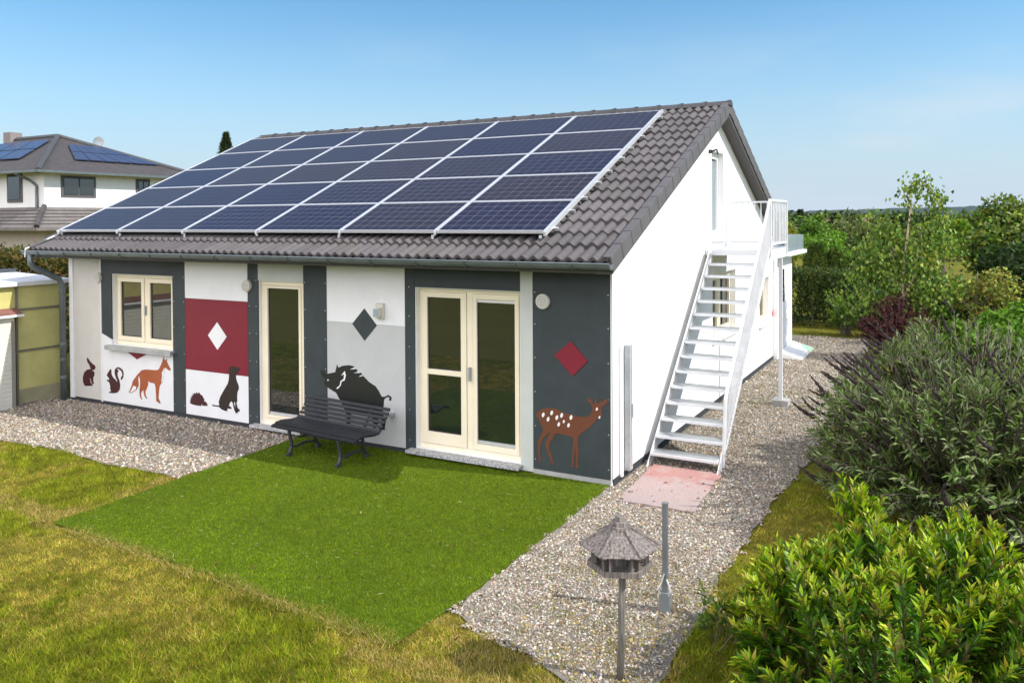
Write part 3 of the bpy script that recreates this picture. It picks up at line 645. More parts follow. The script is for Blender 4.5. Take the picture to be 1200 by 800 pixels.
# ---- roof: wave tiles in rows, both slopes
def slope(name, x0, x1, flip, rows=17, wl=.15, expo=None):
    expo = SL/rows; nx = int((x1-x0)/wl*8); xs = np.linspace(x0,x1,nx+1)
    wv = np.cos(2*np.pi*xs/wl); hgt = .024*np.sign(wv)*np.abs(wv)**.8
    V=[];F=[];C=[]; base=np.array([.088,.080,.082])
    for k in range(rows):
        s0 = k*expo-(.03 if k==0 else 0); s1 = (k+1)*expo+.012
        if k == rows-1: s1 = SL-.02
        tile = np.floor(xs/.30+(0.0)).astype(int); tint = 1+.13*np.sin(tile*12.9898+k*78.233+3*np.sin(tile*3.1+k))
        rowv = 1+.05*np.sin(k*5.1)
        jit = .004*np.sin(tile*7.7+k*3.3)
        for (s,o) in ((s0,-.006),(s0,.038),(s0+.02,.041),(s1,.002)):
            o_ = o+hgt+jit
            y = -OH+s*CA-o_*SA; z = HE+s*SA+o_*CA
            y = np.where(flip, HW-y, y)
            V.append(np.stack([xs,y,z],1)); C.append(base[None]*(tint*rowv)[:,None])
        b = k*4*(nx+1); i = np.arange(nx)
        for r in range(3):
            q = np.stack([b+r*(nx+1)+i, b+r*(nx+1)+i+1, b+(r+1)*(nx+1)+i+1, b+(r+1)*(nx+1)+i],1)
            if flip: q = q[:,::-1]
            F.append(q)
    o = npmesh(name, np.concatenate(V), np.concatenate(F), M['tile'], roof, np.concatenate(C), smooth=False)
    o.data.polygons.foreach_set('use_smooth', np.ones(len(o.data.polygons),bool))
    o.modifiers.new('es','EDGE_SPLIT').split_angle = R(50)
    return o
RX0, RX1 = -HL-.25, OV
# deck (parent of the roof parts)
m = MB()
TK = .13
def off(y, z, d): return (y+d*SA, z-d*CA) 
e = [(-OH+.03,HE+.03*TA-.025),(HW/2,RZ-.028),(HW+OH-.03,HE+.03*TA-.025),(HW+OH-.06,HE-.15),(HW/2,RZ-.20),(-OH+.06,HE-.15)]
roof = m.prism(e, RX0+.02, RX1-.02, axis='x').build('roof', M['soffit'], house)
slope('roof_tiles', RX0, RX1-.03, False); slope('roof_tiles', RX0, RX1-.03, True)
# verge tiles: L-shaped, one per row
def verge(xv, sgn, flip):
    m = MB(); rows = 17; ex = SL/rows
    for k in range(rows):
        s0,s1 = k*ex-.03,(k+1)*ex-.004
        for (xa,xb,oa,ob) in ((xv-.10,xv,.030,.062),(xv-.022,xv,-.135,.030)) if sgn>0 else ((xv,xv+.10,.030,.062),(xv,xv+.022,-.135,.030)):
            vs=[]
            for s,dl in ((s0,.010),(s1,0)):
                for o_ in (oa+dl,ob+dl):
                    y=-OH+s*CA-o_*SA; z=HE+s*SA+o_*CA
                    if flip: y=HW-y
                    vs += [(xa,y,z),(xb+(.006 if (s==s0 and sgn>0) else 0),y,z)]
            m.add(vs,[(0,1,3,2),(4,6,7,5),(0,4,5,1),(2,3,7,6),(0,2,6,4),(1,5,7,3)])
    return m.build('verge_tiles', M['verge'], roof, bevel=.006)
verge(RX1,1,False); verge(RX1,1,True); verge(RX0,-1,False); verge(RX0,-1,True)
# ridge caps
m = MB(); x = RX1+.02; L = .42; n = 0
while x > RX0+.1:
    x1 = max(x-L-.05, RX0-.02)
    for (xx,r_) in ((None,None),): pass
    ra, rb = .125, .112
    pa = []; nseg = 8
    for xx,rr in ((x,ra),(x-.05,ra),(x-.055,rb),(x1,rb-.004)):
        for k in range(nseg+1):
            t = math.pi*(k/nseg)*.9+math.pi*.05
            pa.append((xx, HW/2+rr*1.05*math.cos(t), RZ-.035+rr*.95*math.sin(t)))
    fs = []
    for a in range(3):
        for k in range(nseg): fs.append((a*(nseg+1)+k,a*(nseg+1)+k+1,(a+1)*(nseg+1)+k+1,(a+1)*(nseg+1)+k))
    if n == 0: fs.append(tuple(range(nseg+1)))
    m.add(pa,fs); x -= L; n += 1
m.build('ridge_caps', M['ridge'], roof)
# barge boards and soffits under the gable overhang
m = MB()
for fl_ in (False,True):
    vs=[]
    for y in (-OH+.05,HW/2):
        z=zr(y)
        for (xa) in (.001,RX1-.024):
            for dz in (-.175,-.135): vs.append((xa, HW-y if fl_ else y, z+dz))
    m.add(vs,[(0,2,3,1),(4,5,7,6),(0,1,5,4),(2,6,7,3),(0,4,6,2),(1,3,7,5)])
m.build('verge_soffit', M['soffit'], roof)
# eave soffit boards
MB().box(RX0+.03,-.003,-OH+.06,-.001,2.64,2.66).build('eave_soffit', M['soffit'], roof)
# gutters
def gutter(y, name='gutter'):
    m = MB(); n=10; xs_=(RX0-.10, RX1+.01); r=.066
    vs=[]
    for xx in xs_:
        for k in range(n+1):
            t=math.pi+math.pi*k/n; vs.append((xx,y+r*math.cos(t),2.705+r*math.sin(t)))
        for k in range(n+1):
            t=2*math.pi-math.pi*k/n; vs.append((xx,y+(r-.006)*math.cos(t),2.705+(r-.006)*math.sin(t)))
    q=2*(n+1); m.add(vs,[(i,(i+1)%q,q+(i+1)%q,q+i) for i in range(q)])
    for xx in (xs_[0],xs_[1]-.004):
        m.prism([(y+r*math.cos(math.pi+math.pi*k/n),2.705+r*math.sin(math.pi+math.pi*k/n)) for k in range(n+1)],xx,xx+.004,axis='x')
    m.tube([(xs_[0],y-r,2.71),(xs_[1],y-r,2.71)],.011,8)
    o=m.build(name,M['zinc'],roof,smooth=False); 
    x=RX1-.45; o0=None
    m=MB()
    if True:
        pts=[(0,y+(r+.004)*math.cos(math.pi+math.pi*k/8),2.705+(r+.004)*math.sin(math.pi+math.pi*k/8)) for k in range(9)]
        for a,b in zip(pts[:-1],pts[1:]): m.bar(a,b,.028,.004,up=(1,0,0))
        o0=m.build('gutter_bracket', M['zinc'], o)
    while x>RX0:
        k=o0
        if x<RX1-.5: k=o0.copy(); COL.objects.link(k); k.parent=o
        k.location=(x,0,0); x-=.72
    return o
gutter(-OH-.055); gutter(HW+OH+.055)
# downpipe at the left front corner
xg=-10.62
dp = MB().tube([(xg,-.60,2.66),(xg,-.60,2.50),(xg+.02,-.56,2.42),(xg+.08,-.30,2.27),(xg+.12,-.16,2.19),(xg+.13,-.115,2.08),(xg+.13,-.115,.02)],.05,12).build('downpipe', M['zinc'], house, smooth=True)
m=MB()
for z in (1.95,1.0,.72,.4): m.tube([(xg+.13,-.115,z),(xg+.13,-.115,z+.06)],.057,12)
m.build('pipe_clip', M['zinc'], dp)
# cable running from the array to the gutter
MB().tube([(-10.55,.04,3.06),(-10.6,-.25,2.93),(-10.66,-.5,2.80),(-10.66,-.66,2.75),(-10.66,-.665,2.6)],.014,6).build('lightning_cable', M['alu'], roof)
# annex at the back of the gable
m=MB().box(-2.,.1,HW+.01,11.87,0,2.33).build('annex_wall', M['plaster'], house)
MB().box(.1,.106,10.39,10.82,1.25,2.02).build('annex_window', M['glass'], house)
MB().box(-2.2,.36,HW+.02,12.5,2.345,2.43).build('annex_roof', M['trim'], house)
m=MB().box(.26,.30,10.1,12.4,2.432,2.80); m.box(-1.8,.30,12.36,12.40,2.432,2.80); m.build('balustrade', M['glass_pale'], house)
MB().prism([(.11,0.006),(.11,.16),(.62,.006)],10.1,12.0).build('painted_ramp', M['wdecal'], house)
MB().add([(.40,11.55,.075),(.60,11.4,.016),(.62,11.95,.010),(.30,11.95,.106)],[(0,1,2,3)]).build('ramp_decal', M['green_paint'], house)

# ------------------------------------------------------------------ solar panels
def cellmesh(w_, h_):
    o = MB().add([(0.02,0.02,.036),(w_-.02,.02,.036),(w_-.02,h_-.02,.036),(.02,h_-.02,.036)],[(0,1,2,3)])
    return o
PW, PH = 1.588, .984
pr = empty('solar_panel'); 
m = MB(); fwid=.016
m.box(0,PW,0,fwid,0,.04); m.box(0,PW,PH-fwid,PH,0,.04); m.box(0,fwid,fwid,PH-fwid,0,.04); m.box(PW-fwid,PW,fwid,PH-fwid,0,.04)
pf = m.build('frame', M['alu'], pr)
pc = MB().add([(fwid,fwid,.034),(PW-fwid,fwid,.034),(PW-fwid,PH-fwid,.034),(fwid,PH-fwid,.034)],[(0,1,2,3)]).add([(fwid,fwid,.004),(PW-fwid,fwid,.004),(PW-fwid,PH-fwid,.004),(fwid,PH-fwid,.004)],[(0,3,2,1)]).build('cells', M['cell'], pr)
uv = pc.data.uv_layers.new(name='UVMap')
for lp in pc.data.loops:
    v = pc.data.vertices[lp.vertex_index].co; uv.data[lp.index].uv = ((v.x-fwid)/(PW-2*fwid),(v.y-fwid)/(PH-2*fwid))
colw = ['column nearest the right gable','second column from the right gable','third column from the right','fourth column from the right','second column from the left','leftmost column']
roww = ['bottom row above the gutter','second row from the bottom','middle row','second row from the top','top row at the ridge']
first=True
for r_ in range(5):
    for c_ in range(6):
        if first: o=pr; kids=None; first=False
        else:
            o=pr.copy(); COL.objects.link(o)
            for ch in (pf,pc): k=ch.copy(); COL.objects.link(k); k.parent=o
        s=.50+r_*1.0+.005; x=-.81-.015-PW-c_*1.618; d_=.105
        o.location=(x,-OH+s*CA-d_*SA,HE+s*SA+d_*CA); o.rotation_euler=(AL,0,0)
        tag(o,'dark blue solar panel, %s, %s'%(colw[c_],roww[r_]),'solar panel','solar panels on the tiled roof')
# rails and clamps between the columns belong to the array support
sup = empty('panel_rails',(0,0,0),0,'bright aluminium rails under and between the roof solar panels','mounting rails')
m=MB()
for c_ in range(7):
    xc=-.81-c_*1.618+(.0 if c_ else -.0)
    a=(xc,-OH+.46*CA-.118*SA,HE+.46*SA+.118*CA); b=(xc,-OH+5.53*CA-.118*SA,HE+5.53*SA+.118*CA)
    m.bar(a,b,.020 if 0<c_<6 else .032,.056,up=(0,-SA,CA))
m.build('vertical_rail', M['alu'], sup)
m=MB()
for r_ in range(5):
    for dq in (.22,.78):
        s=.5+r_+dq; m.bar((-10.58,-OH+s*CA-.07*SA,HE+s*SA+.07*CA),(-.74,-OH+s*CA-.07*SA,HE+s*SA+.07*CA),.04,.04,up=(0,-SA,CA))
m.build('cross_rail', M['galv'], sup)
for c_ in range(7):
    m=MB(); s=.53; xc=-.9-c_*1.6; m.bar((xc,-OH+s*CA-.07*SA,HE+s*SA+.07*CA),(xc,-OH+(s-.03)*CA-.02*SA,HE+(s-.03)*SA+.02*CA),.04,.02)
    m.build('roof_hook', M['galv'], sup)

# ------------------------------------------------------------------ outside staircase
st = empty('outside_staircase',(.55,1.0,0),0,'white steel outside staircase climbing the gable wall to the upper door','staircase')
def ST(mb,name,mat,par=None,**k):
    o=mb.build(name,mat,par or st,**k)
    if par is None: 
        for v in o.data.vertices: v.co -= Vector((.55,1.0,0))
    return o
RUN=1.256; XA,XB=.10,1.02
def sy(z): return 1.03+(z-.15)*RUN
for i in range(15):
    z=.165+i*.1785; y=sy(z)
    if i==14: continue
    t=ST(MB().box(XA+.025,XB-.025,y-.01,y+.235,z-.035,z),'tread',M['wsteel'])
    g_=MB().box(XA+.035,XB-.035,y+.012,y+.225,z+.0005,z+.004)
    g2=g_.build('tread_grating',M['galv'],t)
    for v in g2.data.vertices: v.co -= Vector((.55,1.0,0))
ZL=2.70; YL=sy(.165+14*.1785)
ld=ST(MB().box(.012,XB,YL,5.68,ZL-.05,ZL-.002).box(.03,XB-.03,YL+.01,5.66,ZL-.0015,ZL+.002),'landing',M['rail'])
ST(MB().box(.012,XB,YL-.012,YL,ZL-.09,ZL).box(.012,XB,5.68,5.692,ZL-.14,ZL).box(XB,XB+.012,YL,5.69,ZL-.16,ZL+.01),'landing_fascia',M['wsteel'])
for xa in (XA,XB-.012):
    m=MB(); m.prism([(.93,.0),(1.18,.0),(sy(ZL)+.05,ZL-.13),(sy(ZL)+.05,ZL+.02),(sy(ZL)-.14,ZL+.02)],xa,xa+.012,axis='x')
    ST(m,'stringer',M['wsteel'])
for y in (5.32,):
    p=ST(MB().box(.97,1.03,y-.03,y+.03,.10,ZL-.05),'post',M['wsteel'])
    b_=MB().box(.88,1.14,y-.14,y+.12,.0,.11).build('footing',M['conc'],p)
    for v in b_.data.vertices: v.co -= Vector((.55,1.0,0))
# stair railing
rl=MB(); XR=XB+.012
def ry(z): return sy(z)
p0=(XR,1.35,.20); p1=(XR,1.35,1.06); t1=(XR,sy(ZL)+.02,ZL+.82); 
rl.tube([(XR,1.20,.05),(XR,1.32,.90),(XR,1.40,1.0),(XR,sy(ZL)-.02,ZL+.80)],.024,8)
rl.bar((XR,1.30,.22),(XR,sy(ZL)-.02,ZL+.04),.02,.03)
nb=40
for k in range(1,nb):
    f_=k/nb; yb=1.30+(sy(ZL)-1.32)*f_; zb=.22+(ZL-.18)*f_; zt=1.0+(ZL+.80-1.0)*max(0,(yb-1.40))/(sy(ZL)-1.42) if yb>1.40 else .95
    rl.tube([(XR,yb,zb),(XR,yb,zt)],.008,5,cap=False)
ST(rl,'handrail',M['rail'])
yl0=sy(ZL)
rl=MB()
rl.bar((XR,yl0,ZL+.80),(XR,5.68,ZL+.80),.045,.04); rl.bar((XR,yl0,ZL+.09),(XR,5.68,ZL+.09),.03,.03)
for k in range(12):
    y=yl0+(5.68-yl0)*k/11; rl.box(XR-.006,XR+.006,y-.018,y+.018,ZL+.09,ZL+.80)
rl.bar((XR,5.68,ZL-.1),(XR,5.68,ZL+.82),.045,.045,up=(0,1,0)); rl.bar((XR,yl0,ZL-.1),(XR,yl0,ZL+.82),.045,.045,up=(0,1,0))
ST(rl,'side_railing',M['rail'])
rl=MB()
rl.bar((.06,5.68,ZL+.80),(XR,5.68,ZL+.80),.03,.03); rl.bar((.06,5.68,ZL+.09),(XR,5.68,ZL+.09),.025,.025)
for k in range(9):
    x=.06+(XR-.06)*k/9; rl.tube([(x,5.68,ZL+.09),(x,5.68,ZL+.80)],.009,6)
ST(rl,'end_railing',M['rail'])

def m_mat():
    m, nt, b = newmat('faded_pink_mat')
    tc = N(nt,'ShaderNodeTexCoord'); sp = N(nt,'ShaderNodeSeparateXYZ'); nt.links.new(tc.outputs['Object'], sp.inputs[0])
    a = N(nt,'ShaderNodeMath', operation='MULTIPLY_ADD'); nt.links.new(sp.outputs[1], a.inputs[0]); a.inputs[1].default_value = .45; nt.links.new(noise(nt,4,6,.7), a.inputs[2])
    c = ramp(nt, a.outputs[0], [(.25,(.33,.265,.25)),(.66,(.35,.26,.245)),(.84,(.36,.17,.15)),(.97,(.38,.24,.22))])
    c = mixc(nt, 1., c, ramp(nt, noise(nt,70,3,.7), [(.35,(.72,.72,.72)),(.65,(1.15,1.15,1.15))]), 'MULTIPLY')
    nt.links.new(c, b.inputs['Base Color']); b.inputs['Roughness'].default_value = .95; bump(nt,b,noise(nt,60,3),.8,.01); return m
# ------------------------------------------------------------------ mat, pole, bird house
o=MB().prism(wob([(.24,-.46),(1.11,-.43),(1.06,1.02),(.17,1.05)],.006,.1),.012,.026,axis='z').build('mat',m_mat())
tag(o,'faded pink mat on the gravel at the foot of the stairs','mat')
o=empty('metal_pole',(1.52,-2.70,0),0,'slim grey metal pole standing in a socket on the gravel','pole')
MB().box(-.021,.021,-.021,.021,.15,.88).box(-.023,.023,-.023,.023,.88,.895).build('post',paint('dark_galvanised',(.17,.18,.19),.5,.15,.1,40,metal=.3),o,bevel=.003)
MB().box(-.045,.045,-.035,.035,.0,.165).build('socket',paint('grey_socket',(.16,.18,.18),.5),o,bevel=.004)
MB().tube([(-.03,-.038,.15),(-.045,-.05,.20),(-.02,-.04,.25),(.0,-.03,.32)],.006,6).tube([(.04,-.038,.15),(.06,-.05,.19),(.045,-.04,.235),(.02,-.03,.28)],.006,6).build('shackle',M['alu'],o)

bh=empty('bird_house',(1.545,-3.80,0),R(24),'weathered wooden bird house with six-sided plank roof on a post','bird house')
MB().tube([(.0,.0,-.05),(.012,.01,.40),(.02,.01,.80)],[.028,.026,.024],10).build('post',M['wood_dark'],bh,smooth=True)
def hexp(r,z,a0=0): return [(r*math.cos(a0+k*math.pi/3),r*math.sin(a0+k*math.pi/3),z) for k in range(6)]
m=MB(); a=hexp(.212,.795);b=hexp(.212,.812); m.add(a+b,[(0,5,4,3,2,1),(6,7,8,9,10,11)]+[(k,(k+1)%6,6+(k+1)%6,6+k) for k in range(6)])
m.build('floor',M['wood'],bh)
m=MB()
for k in range(6):
    p=hexp(.218,.815)[k]; q=hexp(.218,.815)[(k+1)%6]; m.bar(p,q,.02,.038)
m.build('rim',M['wood'],bh,bevel=.002)
for k in range(6):
    p=hexp(.185,.77)[k]; t=k*math.pi/3
    for da in (-.14,.14):
        c_,s_=math.cos(t+da)*.180,math.sin(t+da)*.180
        tx,ty=-math.sin(t+da),math.cos(t+da)
        m=MB(); m.bar((c_,s_,.812),(c_,s_,.985),.042,.014,up=(tx,ty,0)); m.build('wall_post',M['wood'],bh)
m=MB(); m.tube([(0,0,.812),(0,0,1.0)],.05,6); m.build('feed_box',M['wood_dark'],bh)
# roof: planks per face, grooves between
m=MB(); rr,rz_=.278,.945; tr,tz_=.06,1.072
for k in range(6):
    A=Vector(hexp(rr,rz_)[k]);B=Vector(hexp(rr,rz_)[(k+1)%6]);Cc=Vector(hexp(tr,tz_)[k]);D=Vector(hexp(tr,tz_)[(k+1)%6])
    nn=(B-A).cross(Cc-A).normalized(); npk=7
    for j in range(npk):
        f0,f1=j/npk+.004,(j+1)/npk-.004; j_=random.uniform(-.010,.006); 
        a0=A.lerp(B,f0);a1=A.lerp(B,f1);c0=Cc.lerp(D,f0);c1=Cc.lerp(D,f1)
        a0=a0+(a0-c0)*-j_*2;a1=a1+(a1-c1)*-j_*2; l=nn*random.uniform(0,.003)
        vs=[a0+l,a1+l,c1+l,c0+l]+[p-nn*.012 for p in (a0,a1,c1,c0)]
        m.add(vs,[(0,1,2,3),(7,6,5,4),(0,4,5,1),(1,5,6,2),(2,6,7,3),(3,7,4,0)])
rf=m.build('roof',M['wood'],bh)
m=MB()
for k in range(6):
    A=Vector(hexp(rr+.004,rz_+.006)[k]);Cc=Vector(hexp(tr,tz_+.006)[k]); m.bar(A,Cc,.024,.012)
m.build('hip_batten',M['wood'],rf)
m=MB()
for r_,z0,z1 in ((.085,1.062,1.088),(.064,1.088,1.115),(.034,1.115,1.15)):
    a=hexp(r_,z0);b=hexp(r_*.94,z1); m.add(a+b,[(0,5,4,3,2,1),(6,7,8,9,10,11)]+[(k,(k+1)%6,6+(k+1)%6,6+k) for k in range(6)])
m.build('roof_cap',M['wood'],rf,bevel=.003)

# ------------------------------------------------------------------ bench
bn=empty('park_bench',(-3.87,-.60,.010),R(-5.5),'charcoal slatted park bench with curved cast iron feet in front of the boar','bench')
LX=.80
seatp=[(-.30,.375),(-.235,.40),(-.165,.408),(-.095,.404),(-.025,.395),(.045,.388),(.11,.39)]
m=MB()
for i,(y,z) in enumerate(seatp):
    a=math.atan2((seatp[min(i+1,6)][1]-seatp[max(i-1,0)][1]),(seatp[min(i+1,6)][0]-seatp[max(i-1,0)][0]))
    m.bar((-LX,y,z),(LX,y,z),.056,.032,up=(0,-math.sin(a),math.cos(a)))
m.build('seat',M['benchpl'],bn,bevel=.006)
backp=[(.155,.415),(.200,.463),(.240,.512),(.276,.562),(.308,.613),(.334,.664)]
m=MB()
for (y,z) in backp: m.bar((-LX,y,z),(LX,y,z),.026,.046,up=(0,.58,.81))
bk=m.build('backrest',M['benchpl'],bn,bevel=.006)
for sx in (-.47,.47):
    m=MB()
    def strip(pts,w_,t_):
        for a,b in zip(pts[:-1],pts[1:]): m.bar((sx,*a),(sx,*b),w_,t_,up=(1,0,0))
    strip([(-.33,.015),(-.28,.04),(-.25,.12),(-.255,.20),(-.28,.28),(-.29,.345),(-.26,.378)],.034,.045)
    strip([(.27,.015),(.22,.05),(.17,.15),(.155,.25),(.15,.36)],.034,.045)
    strip([(-.25,.12),(-.15,.105),(-.04,.13),(.06,.12),(.17,.10)],.03,.04)
    strip([(-.27,.365),(-.1,.372),(.05,.362),(.15,.37)],.03,.035)
    strip([(.15,.36),(.195,.42),(.255,.50),(.31,.58),(.355,.675)],.03,.035)
    m.tube([(sx,-.34,.012),(sx,-.25,.02)],.028,8); m.tube([(sx,.28,.012),(sx,.20,.02)],.028,8)
    m.build('foot',M['iron'],bn,bevel=.006)

# ------------------------------------------------------------------ left side: cabin, carport, hedge
M['yellow']=paint('yellow_sheet',(.50,.46,.17),.45,.12,.15,30,nscale=2)
M['yellow_low']=paint('dusty_yellow_sheet',(.33,.31,.18),.6,.15,.1,30)
M['cabinw']=paint('cream_slats',(.66,.64,.55),.6,.05,.1)
M['redtile']=paint('red_roofing',(.20,.085,.07),.8,.2,.3)
M['membrane']=paint('pale_membrane',(.62,.62,.62),.6,.10,.1,nscale=1.2)
cp=empty('carport',(-10.8,-1.4,0),0,'yellow translucent carport with pale flat roof left of the house','carport')
def CPb(mb,name,mat,par=None):
    o=mb.build(name,mat,par or cp)
    if par is None:
        for v in o.data.vertices: v.co-=Vector((-10.8,-1.4,0))
    return o
m=MB()
CPb(MB().box(-10.83,-10.80,-3.5,.14,.28,2.10),'side_sheet',M['yellow'])
CPb(MB().box(-10.83,-10.80,-3.5,.14,.02,.279),'lower_sheet',M['yellow_low'])
m=MB()
for z in (.955,1.68): m.box(-10.798,-10.775,-3.5,.14,z-.018,z+.018)
m.box(-10.798,-10.770,-.775,-.74,0,2.1); m.box(-10.798,-10.77,.10,.14,0,2.1)
CPb(m,'frame',paint('carport_frame',(.16,.14,.10),.6))
CPb(MB().add([(-10.70,-3.6,2.10),(-10.70,.25,2.10),(-14.8,.25,2.26),(-14.8,-3.6,2.26),(-10.70,-3.6,2.17),(-10.70,.25,2.17),(-14.8,.25,2.33),(-14.8,-3.6,2.33)],[(0,3,2,1),(4,5,6,7),(0,1,5,4),(1,2,6,5),(2,3,7,6),(3,0,4,7)]),'roof',M['membrane'])
CPb(MB().box(-12.6,-12.5,-3.6,.25,2.245,2.31),'roof_beam',paint('dark_beam',(.05,.055,.07),.5))
CPb(MB().box(-14.7,-14.66,-3.5,.2,0,2.2),'rear_sheet',M['yellow'])
cb=empty('garden_cabin',(-11.6,-2.0,0),0,'small cream slatted cabin with red roofing at the left edge','cabin')
def CB(mb,name,mat):
    o=mb.build(name,mat,cb)
    for v in o.data.vertices: v.co-=Vector((-11.6,-2.0,0))
m=MB(); k=0
z=.0
while z<1.5: m.box(-10.79,-10.655,-3.2,-.875,z,z+.072); z+=.075
CB(m,'wall_boards',M['cabinw'])
CB(MB().box(-10.79,-10.648,-.93,-.868,0,1.51),'corner_post',paint('grey_post',(.25,.23,.19),.7))
CB(MB().box(-10.79,-10.55,-3.3,-.76,1.585,1.625),'gutter_board',M['trim'])
CB(MB().add([(-10.56,-3.3,1.628),(-10.56,-.78,1.628),(-10.79,-.78,1.70),(-10.79,-3.3,1.70),(-10.56,-3.3,1.64),(-10.56,-.78,1.64),(-10.79,-.78,1.72),(-10.79,-3.3,1.72)],[(0,3,2,1),(4,5,6,7),(0,1,5,4),(1,2,6,5),(2,3,7,6),(3,0,4,7)]),'roof',M['redtile'])

# ------------------------------------------------------------------ vegetation builders
def boxleaves(name,label,cat,x0,x1,y0,y1,z1,n,L,cols,group=None,trunk=True,par=None):
    """clipped hedge: leaves filling the outer layer of a box volume"""
    t=empty(name,((x0+x1)/2,(y0+y1)/2,0),0,label,cat,group); c0=np.array([(x0+x1)/2,(y0+y1)/2,0])
    P=rng.random((n,3)); ax=rng.integers(0,3,n)
    for a in range(3):
        k=ax==a; P[k,a]=np.where(rng.random(k.sum())<.5,0,1)+rng.normal(0,.07,k.sum())
    P[:,2]=np.where((ax==2),1+rng.normal(0,.04,n)-rng.random(n)**3*.2,P[:,2])
    P=np.array([x0,y0,0])+P*np.array([x1-x0,y1-y0,z1]); P[:,2]*=.9+.2*fbm(P[:,:2],1.2)
    D=unit(n)+np.array([0,0,.5]); leaves('foliage',P-c0,D,unit(n)+np.array([0,0,.6]),rng.uniform(.7,1.3,n)*L,rng.uniform(.4,.6,n)*L,pal(n,cols),M['leaf'],t)
    m=MB()
    nst=max(2,int(max(x1-x0,y1-y0)/.8))
    for k in range(nst):
        f_=(k+.5)/nst; m.tube([(x0+(x1-x0)*f_-c0[0],y0+(y1-y0)*f_-c0[1],0) if False else ((x0+(x1-x0)*f_)-c0[0],0,0),((x0+(x1-x0)*f_)-c0[0]+.05,0.03,z1*.8)],[.03,.01],6)
    m.build('stems',M['bark'],t); return t
def tree(name,label,cat,base,h,crown_r,nl,L,cols,crown_z=None,nc=14,trunk_r=.08,group=None,flat=1.,lean=(0,0),spread=.34,leafmat=None):
    t=empty(name,(*base,0),0,label,cat,group); cz=crown_z if crown_z else h*.62; rz_=h-cz
    cen=unit(nc)*(rng.random((nc,1))**.45)*np.array([crown_r,crown_r,rz_])*.78; cen[:,2]+=cz
    cen[:,0]+=lean[0]*cen[:,2]; cen[:,1]+=lean[1]*cen[:,2]
    w_=rng.uniform(.5,1.5,nc); w_/=w_.sum(); ci=rng.choice(nc,nl,p=w_)
    rad=spread*crown_r*rng.uniform(.65,1.5,nc)[ci]
    P=cen[ci]+unit(nl)*(rad*rng.random(nl)**.33)[:,None]*np.array([1,1,.75*flat]); P[:,2]=np.maximum(P[:,2],.12)
    D=unit(nl)+np.array([0,0,-.15]); out=P-np.array([0,0,cz]); out/=np.linalg.norm(out,axis=1,keepdims=True)
    leaves('crown',P,D,out*.7+unit(nl)*.7+np.array([0,0,.5]),rng.uniform(.7,1.3,nl)*L,rng.uniform(.5,.75,nl)*L,pal(nl,cols),leafmat or M['leaf'],t)
    m=MB(); top=(lean[0]*h*.8,lean[1]*h*.8,h*.85)
    m.tube([(0,0,-.05),(lean[0]*h*.3+.03,lean[1]*h*.3,h*.3),(lean[0]*h*.55-.02,lean[1]*h*.55+.03,h*.55),top],[trunk_r,trunk_r*.8,trunk_r*.55,trunk_r*.15],8)
    for k in range(min(nc,12)):
        z0=max(.15*h,min(cen[k,2]*.55,h*.6)); a=Vector((lean[0]*z0,lean[1]*z0,z0)); b=Vector(cen[k]); mid=a.lerp(b,.5)+Vector((0,0,.08*h))*.4
        m.tube([a,mid,b],[trunk_r*.45,trunk_r*.3,trunk_r*.1],6)
    m.build('trunk',M['bark'],t,smooth=True); return t
def shootbush(name,label,cat,base,tips,leaf_per,L,Wr,cols,tipcols,start=.35,stem_r=.006,mat=None,spreadang=.9,curve=.25,stemmat=None,whorl=.06,group=None,tipfrac=.3,rootf=0.):
    """bush of upright shoots, each a curved stem dressed with leaves"""
    t=empty(name,(*base,0),0,label,cat,group); B=[];D=[];NR=[];C=[];LL=[]; m=MB()
    for tip in tips:
        tip=np.array(tip,float); root=np.array([rng.normal(0,.1)+tip[0]*rootf,rng.normal(0,.1)+tip[1]*rootf,0]); 
        v=tip-root; ln=np.linalg.norm(v); ctrl=root+v*.5+np.array([0,0,ln*curve])
        f_=np.linspace(0,1,12)[:,None]; pts=(1-f_)**2*root+2*f_*(1-f_)*ctrl+f_**2*tip
        m.tube([tuple(p) for p in pts[::3]]+[tuple(pts[-1])],[stem_r]*4+[stem_r*.4],5,cap=False)
        k=leaf_per; u=start+(1-start)*np.sort(rng.random(k)**.8); 
        p=(1-u[:,None])**2*root+2*u[:,None]*(1-u[:,None])*ctrl+u[:,None]**2*tip
        tg=2*(1-u[:,None])*(ctrl-root)+2*u[:,None]*(tip-ctrl); tg/=np.linalg.norm(tg,axis=1,keepdims=True)
        rad=unit(k); rad-=tg*(rad*tg).sum(1,keepdims=True); rad/=np.linalg.norm(rad,axis=1,keepdims=True)
        sa=spreadang*(1.0-.45*u)[:,None]*rng.uniform(.7,1.2,(k,1))
        d=tg*np.cos(sa)+rad*np.sin(sa)+np.array([0,0,.12]); side=rad*whorl*rng.random((k,1))*(1-.7*u[:,None])
        B.append(p+side); D.append(d); NR.append(tg*.9-rad*.3+np.array([0,0,.5])+unit(k)*.25)
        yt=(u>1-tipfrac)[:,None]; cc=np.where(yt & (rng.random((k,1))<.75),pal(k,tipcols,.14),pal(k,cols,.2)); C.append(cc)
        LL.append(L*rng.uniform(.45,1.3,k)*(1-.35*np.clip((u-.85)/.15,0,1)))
    B=np.concatenate(B);D=np.concatenate(D);NR=np.concatenate(NR);C=np.concatenate(C);LL=np.concatenate(LL)
    B[:,2]=np.maximum(B[:,2],.03)
    leaves('foliage',B,D,NR,LL,LL*Wr,C,mat or M['leaf'],t,fold=.22,droop=.12)
    m.build('stems',stemmat or M['bark'],t); return t

